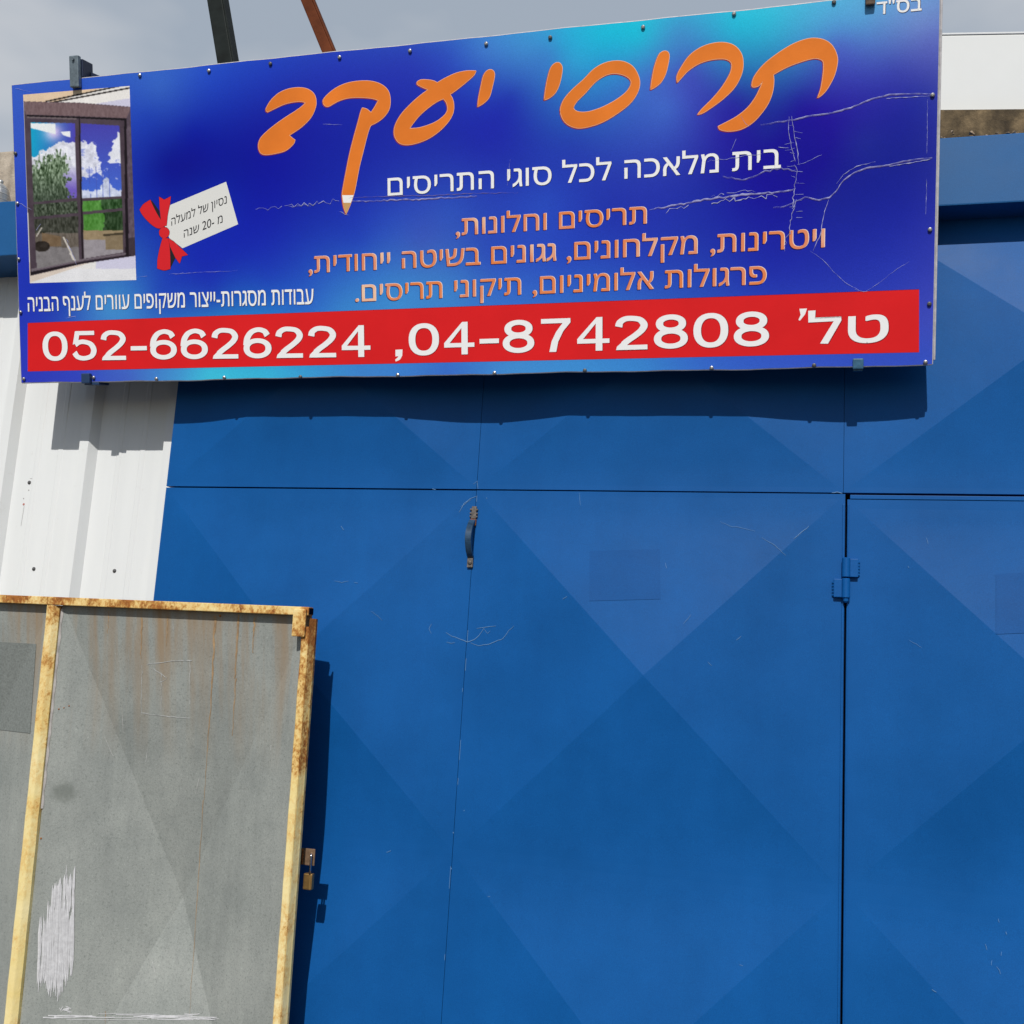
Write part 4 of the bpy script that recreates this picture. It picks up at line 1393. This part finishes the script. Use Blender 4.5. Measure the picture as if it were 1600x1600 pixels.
crack([(1448,260),(1447,320),(1446,345)], 0.4, False, 0.3, 0.3)
ms.build('split_shade_and_line', CRACK2, sign)  # painted shade under the splits, plus one purple split line
mc.build('split_vinyl', CRACK, sign)

# screws round the edge
for px, py in ((219, 118), (327, 111), (423, 100), (531, 90), (641, 80), (760, 69), (860, 59), (1005, 43), (1147, 22), (1303, 4),
               (1457, 149), (1453, 359), (1452, 475), (1446, 566), (25, 240), (28, 318), (30, 405), (33, 488), (38, 592),
               (245, 592), (351, 590), (470, 589), (622, 586), (773, 583), (914, 579), (1112, 575), (1272, 571), (147, 590)):
    screw(sign, SPX(px, py, 0.0008), SN, 0.0056, SCREWM if random.random() < .75 else SCREW_DK, False)

# clamps that hold the sign: hooked straps at the top, clips at the bottom edge
def strap(px0, px1, py0, py1, mat, depth=0.012, lift=0.0):
    a, b_ = S(px0, py1), S(px1, py0)
    mb = MB()
    mb.frame_box(SP(a[0], a[1], 0.003 + lift), SX * (b_[0] - a[0]), SY * (b_[1] - a[1]), SN * depth, 0.003)
    return mb, a, b_
mb, a, b_ = strap(114.5, 127, 88.5, 139, GREYSTRAP, 0.016)
mb.tube([SP((a[0] + b_[0]) / 2, b_[1] - 0.012, 0.018), SP((a[0] + b_[0]) / 2, b_[1] - 0.012, 0.0225)], 0.0045, 10)
mb.build('strap_bracket', GREYSTRAP, sign)
mb = MB()
u0 = S(127, 91)[0]
v1 = S(127, 92)[1]
mb.frame_box(SP(u0 - 0.014, SH + 0.004, -0.05), SX * 0.018, SY * (v1 - SH - 0.004), SN * 0.05, 0.002)
g = [SP(u0 + 0.006, SH + 0.004, -0.046), SP(u0 + 0.006, v1 - 0.028, -0.046), SP(u0 + 0.062, SH + 0.004, -0.046)]
g2 = [p + SN * 0.008 for p in g]
mb.add(g + g2, [(0, 2, 1), (3, 4, 5), (0, 1, 4, 3), (1, 2, 5, 4), (2, 0, 3, 5)])
mb.build('strap_bracket', simple('navy_bracket_paint', (0.012, 0.022, 0.06), 0.5), sign)
mb, a, b_ = strap(1352, 1368, -40, 11, GREYSTRAP, 0.014)
mb.build('strap_bracket', simple('rusty_bracket', (0.12, 0.075, 0.045), 0.7, var=0.6, vscale=50), sign)
mb, a, b_ = strap(131.5, 144, 583.5, 599.5, GREYSTRAP, 0.014)
mb.frame_box(SP(a[0] + 0.002, a[1] - 0.004, -0.05), SX * (b_[0] - a[0] + 0.022), SY * 0.008, SN * 0.052, 0.001)
mb.build('edge_clip', simple('navy_clip_paint', (0.020, 0.050, 0.12), 0.4), sign)
mb, a, b_ = strap(1332, 1349.5, 560, 577, GREYSTRAP, 0.006)
mb.frame_box(SP(a[0] + 0.002, a[1] - 0.004, -0.05), SX * (b_[0] - a[0] - 0.004), SY * 0.005, SN * 0.05, 0.001)
mb.build('edge_clip', simple('teal_clip_paint', (0.035, 0.12, 0.21), 0.45, var=0.35, vscale=60), sign)
# brackets from the lintel to the back of the sign
mb = MB()
for u in (0.25, 1.3, 2.35):
    p = SP(u, 0.60, -0.035)
    mb.box(p.x - 0.02, p.x + 0.02, p.y, -0.0955, p.z - 0.02, p.z + 0.02, 0.002)
mb.build('support_arm', simple('arm_paint', (0.02, 0.03, 0.06), 0.5), sign)

# ------------------------------------------------------------------ rusty gate leaf standing in front
LEAN = 0.040
ZTOP = SEAM - 0.371
PO = Vector((0, -0.200, ZTOP))
PY = Vector((0, LEAN * -1, 1)).normalized()        # up the leaf: the top leans to the street
PXv = Vector((1, 0, 0))
PN = PXv.cross(PY).normalized()                   # away from the street?
if PN.y > 0:
    PN = -PN
def Pq(px, py, q):
    """point of the leaf plane set q towards the street"""
    return on_plane(px, py, PO + PN * q, PN)
def PL(x, s, q):
    return PO + PXv * x + PY * s + PN * q
def loc(px, py, q):
    p = Pq(px, py, q) - PO
    return p.x, p.dot(PY)

QF, QS = 0.030, 0.006            # street face of the frame, face of the sheets
leaf = empty('rusty_gate', (-1.2, -0.15, 0), 'rusty yellow framed gate leaf of grey galvanised sheet in front of wall', 'gate')
x_mul0 = loc(71.5, 960, QF)[0]
x_mul1 = loc(82.0, 960, QF)[0]
x_r0 = loc(469.5, 1005, QF)[0]
x_r1 = loc(480.0, 1005, QF)[0]
s_top = loc(240, 938.7, QF)[1]
s_bot = loc(240, 951.5, QF)[1]
s_low = -1.62
X_LEFT = x_mul0 - 0.86
mb = MB()
x_end = loc(482.5, 948, QF)[0]
mb.frame_box(PL(X_LEFT - 0.02, s_bot, 0.0), PXv * (x_end - X_LEFT + 0.02), PY * (s_top - s_bot), PN * QF, 0.0025)
mb.build('top_rail', RUST, leaf)
mb = MB()
mb.frame_box(PL(X_LEFT - 0.02, s_low - 0.03, 0.0), PXv * (x_end - X_LEFT + 0.02), PY * 0.028, PN * QF, 0.0025)
mb.build('bottom_rail', RUST, leaf)
# weld lug at the top right corner
lx0, ls0 = loc(455, 994, QF + 0.008)
lx1, ls1 = loc(478.5, 952, QF + 0.008)
mb = MB()
mb.frame_box(PL(lx0, ls0, QF + 0.0005), PXv * (lx1 - lx0), PY * (ls1 - ls0), PN * 0.008, 0.003)
mb.build('corner_lug', RUST, leaf)
# black plate painting the shade at the open end of the rail tube
mb = MB()
mb.frame_box(PL(x_end + 0.0005, s_bot + 0.003, 0.003), PXv * 0.0015, PY * (s_top - s_bot - 0.006), PN * (QF - 0.006))
mb.build('tube_end_shade', VOID, leaf)
ls_bottom = -(ZTOP) / PY.z + 0.0

def post(x0, x1, bev, s0, s1, name='post', mat=RUST):
    """tube with a flat street face and a splayed right flank"""
    mb = MB()
    secs = [(x0, QS - 0.02), (x0, QF - 0.002), (x0 + 0.002, QF), (x1 - 0.0015, QF), (x1 + 0.001, QF - 0.0015), (x1 + bev, QF - bev), (x1 + bev, QS - 0.02)]
    V = []
    kz = 40
    for j in range(kz + 1):
        s = s0 + (s1 - s0) * j / kz
        jx = 0.0005 * math.sin(j * 1.7)
        V += [PL(x + jx, s, q) for x, q in secs]
    n = len(secs)
    mb.add(V, [(j * n + i, j * n + (i + 1) % n, (j + 1) * n + (i + 1) % n, (j + 1) * n + i) for j in range(kz) for i in range(n)] + [tuple(range(n)), tuple(kz * n + i for i in range(n))[::-1]])
    return mb.build(name, mat, leaf)
post(x_mul0, x_mul1, 0.0125, s_low - 0.001, s_bot - 0.001, 'mullion')
post(x_r0, x_r1 - 0.001, 0.002, ls_bottom, s_bot - 0.03, 'post', RUST_POST)
post(X_LEFT - 0.02, X_LEFT + 0.0, 0.012, ls_bottom, s_bot - 0.001)
# splayed closing strip down the outer right edge, with a shadow groove beside the post
xs0 = loc(480.5, 1005, QF - 0.004)[0] + 0.0012
xs1 = loc(493.5, 985, 0.004)[0]
s_st = loc(493, 967, 0.004)[1]
mb = MB()
secs = [(xs0, QF - 0.0055), (xs0 + 0.002, QF - 0.004), (xs1 - 0.002, 0.010), (xs1, 0.006), (xs1, -0.004), (xs1 - 0.004, -0.004), (xs1 - 0.005, 0.004), (xs0, QF - 0.010)]
V = []
n = len(secs)
for s in (ls_bottom, -0.8, s_st):
    V += [PL(x, s, q) for x, q in secs]
mb.add(V, [(j * n + i, j * n + (i + 1) % n, (j + 1) * n + (i + 1) % n, (j + 1) * n + i) for j in range(2) for i in range(n)] + [tuple(range(n)), tuple(2 * n + i for i in range(n))[::-1]])
mb.build('edge_strip', RUST_EDGE, leaf)

DISH = 0.130
# galvanised sheets, dished from corner to corner
def dished(x0, x1, s0, s1, d):
    mb = MB()
    mg = 0.006
    cx, cs = (x0 + x1) / 2, (s0 + s1) / 2
    a = [(x0, s0), (x1, s0), (x1, s1), (x0, s1)]
    V = [PL(*p, QS) for p in a] + [PL(p[0] + (mg if p[0] == x0 else -mg), p[1] + (mg if p[1] == s0 else -mg), QS) for p in a] + [PL(cx, cs, QS - d)]
    mb.add(V, [(k, (k + 1) % 4, 4 + (k + 1) % 4, 4 + k) for k in range(4)] + [(4 + k, 4 + (k + 1) % 4, 8) for k in range(4)])
    return mb.build('sheet', GALV, leaf)
sh_r = dished(x_mul1 + 0.0128, xs0 - 0.003, s_low, s_bot + 0.004, DISH)
sh_l = dished(X_LEFT + 0.0125, x_mul0 + 0.001, s_low, s_bot + 0.004, DISH)
# pale sealant bead beside the mullion
mb = MB()
V = []
for j in range(60):
    s = s_bot - 0.01 - j * 0.0095
    w_ = 0.004 + 0.0012 * math.sin(j * .9) + random.uniform(-.0006, .0006)
    V += [PL(x_mul1 + 0.0132, s, QS + 0.006), PL(x_mul1 + 0.0132 + w_, s, QS + 0.0012)]
mb.add(V, [(2 * j, 2 * j + 1, 2 * j + 3, 2 * j + 2) for j in range(59)])
mb.build('sealant_bead', simple('pale_sealant', (0.50, 0.47, 0.45), 0.7, var=0.15, vscale=60), leaf)

def dish_pt(px, py):
    """point on the dished right hand sheet"""
    x0, x1, s0, s1 = x_mul1 + 0.0128, xs0 - 0.003, s_low, s_bot + 0.004
    q = QS
    for _ in range(6):
        x, s = loc(px, py, q)
        fx = (min(x - x0, x1 - x) - 0.006) / ((x1 - x0) / 2 - 0.006)
        fs = (min(s - s0, s1 - s) - 0.006) / ((s1 - s0) / 2 - 0.006)
        q = QS - DISH * max(0, min(fx, fs))
    return PL(x, s, q)
# brushed white paint and chalked lines
mb = MB()
for i in range(170):
    t = random.random()
    cx = 62 + 54 * t
    top = 1362 if 0.50 < t else 1430 - 40 * t
    top = {0: 1440, 1: 1425, 2: 1400, 3: 1385, 4: 1362, 5: 1362}[min(5, int(t * 6))] + random.gauss(0, 12)
    bot = 1528 + 16 * math.sin(t * 3.1) + random.gauss(0, 9)
    if t > 0.75:
        bot -= random.uniform(0, 40)
    if random.random() < 0.35:
        L = random.uniform(20, 90)
        a0 = random.uniform(top, bot - 20)
        a1 = min(bot, a0 + L)
    elif random.random() < .25:
        a0, a1 = top, top + random.uniform(20, 60)
    else:
        a0, a1 = max(top, 1412 + random.gauss(0, 14)) if t > .45 else top, bot
    k = 6
    q = [dish_pt(cx + random.gauss(0, .25) - (a0 + (a1 - a0) * j / k - 1360) * 0.035 + 3, a0 + (a1 - a0) * j / k) for j in range(k + 1)]
    w_ = random.uniform(0.0008, 0.0034)
    ribbon(mb, q, [w_ * (0.3 if j in (0, k) else 1) for j in range(k + 1)], PN, 0.0012 + random.uniform(0, .0006))
for i in range(20):
    y = 1588 + random.gauss(0, 3.2)
    x0_ = random.uniform(62, 300)
    L = random.uniform(20, 130)
    q = [dish_pt(x0_ + L * j / 6, y + (x0_ - 60) * .012 + L * j / 6 * .012 + random.gauss(0, .5)) for j in range(7) if x0_ + L * j / 6 < 343]
    if len(q) > 2:
        ribbon(mb, q, random.uniform(.0005, .0015), PN, 0.0012)
for i in range(16):
    q = [dish_pt(104 + random.gauss(0, 5), 1576 + random.gauss(0, 3)) for _ in range(2)]
    ribbon(mb, q, 0.0009, PN, 0.0014)
mb.build('paint_smear', simple('brushed_white_paint', (0.62, 0.62, 0.64), 0.7, var=0.15, vscale=80), sh_r)
CHALK = simple('chalk_line', (0.42, 0.43, 0.42), 0.8, var=0.3, vscale=120)
mb = MB()
for pts in ([(222, 1040), (221, 1114), (250, 1118), (297, 1122)], [(230, 1038), (270, 1033), (300, 1032)], [(232, 1168), (229, 1182), (228, 1190)],
            [(164, 1150), (172, 1170), (178, 1182)], [(312, 1215), (309, 1228), (306, 1240)], [(237, 1500), (247, 1536)], [(342, 1530), (340, 1536)],
            [(297, 1032), (297, 1100)], [(252, 1050), (252, 1110)], [(270, 970), (271, 985)], [(192, 1117), (193, 1145)], [(424, 1165), (423, 1172)], [(240, 1045), (262, 1060), (250, 1066)]):
    q = [dish_pt(*p) for p in resample(pts, 5, .4)]
    ribbon(mb, q, [random.uniform(.0003, .0011) for _ in q], PN, 0.0010)
mb.build('chalk_line', CHALK, sh_r)
# a dull round stain on the right hand sheet, part of its surface
_nt = GALV.node_tree
_b = _nt.nodes['Principled BSDF']
_src = _b.inputs['Base Color'].links[0].from_socket
_p = dish_pt(100, 1238) - root_loc(leaf)
_t = N(_nt, 'ShaderNodeTexCoord')
_m = N(_nt, 'ShaderNodeMapping')
_m.inputs['Location'].default_value = tuple(-x for x in (_p.x, _p.y, _p.z))
_nt.links.new(_t.outputs['Object'], _m.inputs[0])
_v = N(_nt, 'ShaderNodeVectorMath', operation='MULTIPLY')
_v.inputs[1].default_value = (1.0, 0.0, 1.35)
_nt.links.new(_m.outputs[0], _v.inputs[0])
_l = N(_nt, 'ShaderNodeVectorMath', operation='LENGTH')
_nt.links.new(_v.outputs[0], _l.inputs[0])
_nn = noise(_nt, 38.0, 5, 0.7)
_a = N(_nt, 'ShaderNodeMath', operation='MULTIPLY_ADD')
_a.inputs[1].default_value = 0.06
_nt.links.new(_nn.outputs[0], _a.inputs[0])
_nt.links.new(_l.outputs['Value'], _a.inputs[2])
_r = ramp(_nt, _a.outputs[0], [(0.045, (0.62, 0.62, 0.62)), (0.078, (0, 0, 0))])
_nt.links.new(mix(_nt, _r.outputs[0], _src, (0.12, 0.135, 0.12)), _b.inputs['Base Color'])
# thin rust runs
mb = MB()
for x0_, y0_, y1_, w_, dr in ((336, 962, 1075, 0.0042, -5), (333, 1050, 1250, 0.0016, -14), (318, 1250, 1590, 0.0011, -22), (222, 965, 1030, 0.0026, -2), (373, 960, 1060, 0.0034, -6), (398, 965, 1020, 0.0030, -3), (262, 962, 1010, 0.0018, -2), (170, 955, 990, 0.0018, -2), (369, 1060, 1150, 0.0018, -6), (165, 1580, 1600, .001, 0)):
    k = 14
    q = [dish_pt(x0_ + dr * j / k + random.gauss(0, .5), y0_ + (y1_ - y0_) * j / k) for j in range(k + 1)]
    ribbon(mb, q, [w_ * random.uniform(.45, 1.15) * (1 - .6 * j / k) for j in range(k + 1)], PN, 0.0008)
mb.build('rust_run', simple('rust_wash', (0.36, 0.235, 0.125), 0.85, var=0.3, vscale=50), sh_r)
mb = MB()
for px, py, r in ((75, 1114, .006), (55, 1306, .005), (88, 1108, .0025), (96, 1106, .002), (104, 1103, .0022), (340, 962, .004), (60, 1310, .003)):
    p = dish_pt(px + 4, py)
    mb.lathe(p - PN * .001, PN, [(r, 0), (r * .8, .0025), (r * .3, .0034)], 9)
mb.build('rust_blister', DRUST, sh_r)
# darker patches: the ghost of a notice on the left sheet, a dull smudge on the right
DULL = simple('dull_zinc', (0.195, 0.212, 0.202), 0.7, 0.0, 0.2, var=0.25, vscale=180)
def sheet_patch(pts, q, mat, parent, n=40):
    V = []
    for j in range(n + 1):
        for i in range(n + 1):
            s, t = i / n, j / n
            px = (pts[0][0] * (1 - s) + pts[1][0] * s) * (1 - t) + (pts[3][0] * (1 - s) + pts[2][0] * s) * t
            py = (pts[0][1] * (1 - s) + pts[1][1] * s) * (1 - t) + (pts[3][1] * (1 - s) + pts[2][1] * s) * t
            x, s_ = loc(px, py, q)
            x0, x1, sa, sb = X_LEFT + 0.0125, x_mul0 + 0.001, s_low, s_bot + 0.004
            f = max(0, min((min(x - x0, x1 - x) - 0.006) / ((x1 - x0) / 2 - 0.006), (min(s_ - sa, sb - s_) - 0.006) / ((sb - sa) / 2 - 0.006)))
            V.append(PL(x, s_, QS - DISH * f + 0.0016))
    mb = MB()
    mb.add(V, [(j * (n + 1) + i, j * (n + 1) + i + 1, (j + 1) * (n + 1) + i + 1, (j + 1) * (n + 1) + i) for j in range(n) for i in range(n)])
    mb.build('dull_patch', mat, parent)
sheet_patch([(-60, 1000), (52, 1006), (44, 1146), (-70, 1138)], QS, DULL, sh_l)

# hasp on the edge strip, padlock hanging in it
HQ = -0.038
hx0, hs0 = loc(470.5, 1351, HQ)
hx1, hs1 = loc(492.5, 1327, HQ)
mb = MB()
mb.frame_box(PL(hx0 - 0.02, hs0, HQ - 0.004), PXv * (hx1 - hx0 + 0.02), PY * (hs1 - hs0), PN * 0.004, 0.0012)
hasp = mb.build('hasp', simple('bronze_hasp', (0.20, 0.125, 0.075), 0.6, 0.3, var=0.35, vscale=90), leaf)
mb = MB()
ex = hx0 + 0.002
for i in range(7):
    mb.lathe(PL(ex + random.gauss(0, .001), hs0 + 0.004 + i * 0.0055, HQ - 0.0015), PN, [(random.uniform(.003, .005), 0), (.003, .003), (.001, .0045)], 8)
mb.build('weld_bead', DRUST, hasp)
mb = MB()
hole_x, hole_s = loc(486.5, 1339, HQ)
mb.lathe(PL(hole_x, hole_s, HQ + 0.0002), PN, [(0.0042, 0), (0.0042, 0.0004)], 14)
mb.build('hasp_hole_shade', VOID, hasp)  # black disc painted for the shade in the hole

lock_top = loc(482, 1364.5, 0.010)
lk = empty('padlock', PL(hole_x, hole_s - 0.05, HQ), 'small brass padlock hanging from the hasp of the rusty gate leaf', 'padlock')
bx0, bs0 = loc(474.5, 1389, HQ)
bx1, bs1 = loc(490.0, 1365, HQ)
mb = MB()
mb.frame_box(PL(bx0, bs0, HQ - 0.008), PXv * (bx1 - bx0), PY * (bs1 - bs0), PN * 0.016, 0.003)
mb.build('body', simple('tarnished_brass', (0.34, 0.20, 0.07), 0.42, 0.75, var=0.25, vscale=60), lk)
mb = MB()
for xx in (bx1 - 0.006,):
    mb.frame_box(PL(xx, bs0 + 0.001, HQ + 0.0082), PXv * 0.0015, PY * (bs1 - bs0 - 0.002), PN * 0.0006)  # highlight put into the colour as a paler brass strip
mb.build('seam_highlight', simple('brass_highlight', (0.55, 0.36, 0.13), 0.35, 0.7), lk)
xc, rr = hole_x - 0.002, 0.0075
pts = []
for i in range(17):
    a = math.pi * i / 16
    pts.append(PL(hole_x - 0.001 + 0.0075 * math.cos(a) * 0.5, hole_s + 0.004 + 0.0055 * math.sin(a) - 0.001, HQ + 0.0085 * math.cos(a)))
pts = [PL(hole_x + 0.0025, bs1 - 0.002, HQ + 0.0072)] + [p for p in pts] + [PL(hole_x - 0.005, bs1 - 0.002, HQ - 0.0072)]
mb = MB()
mb.tube(pts, 0.0027, 12)
mb.build('shackle', simple('bright_steel_shackle', (0.72, 0.72, 0.74), 0.18, 1.0), lk, smooth=True)
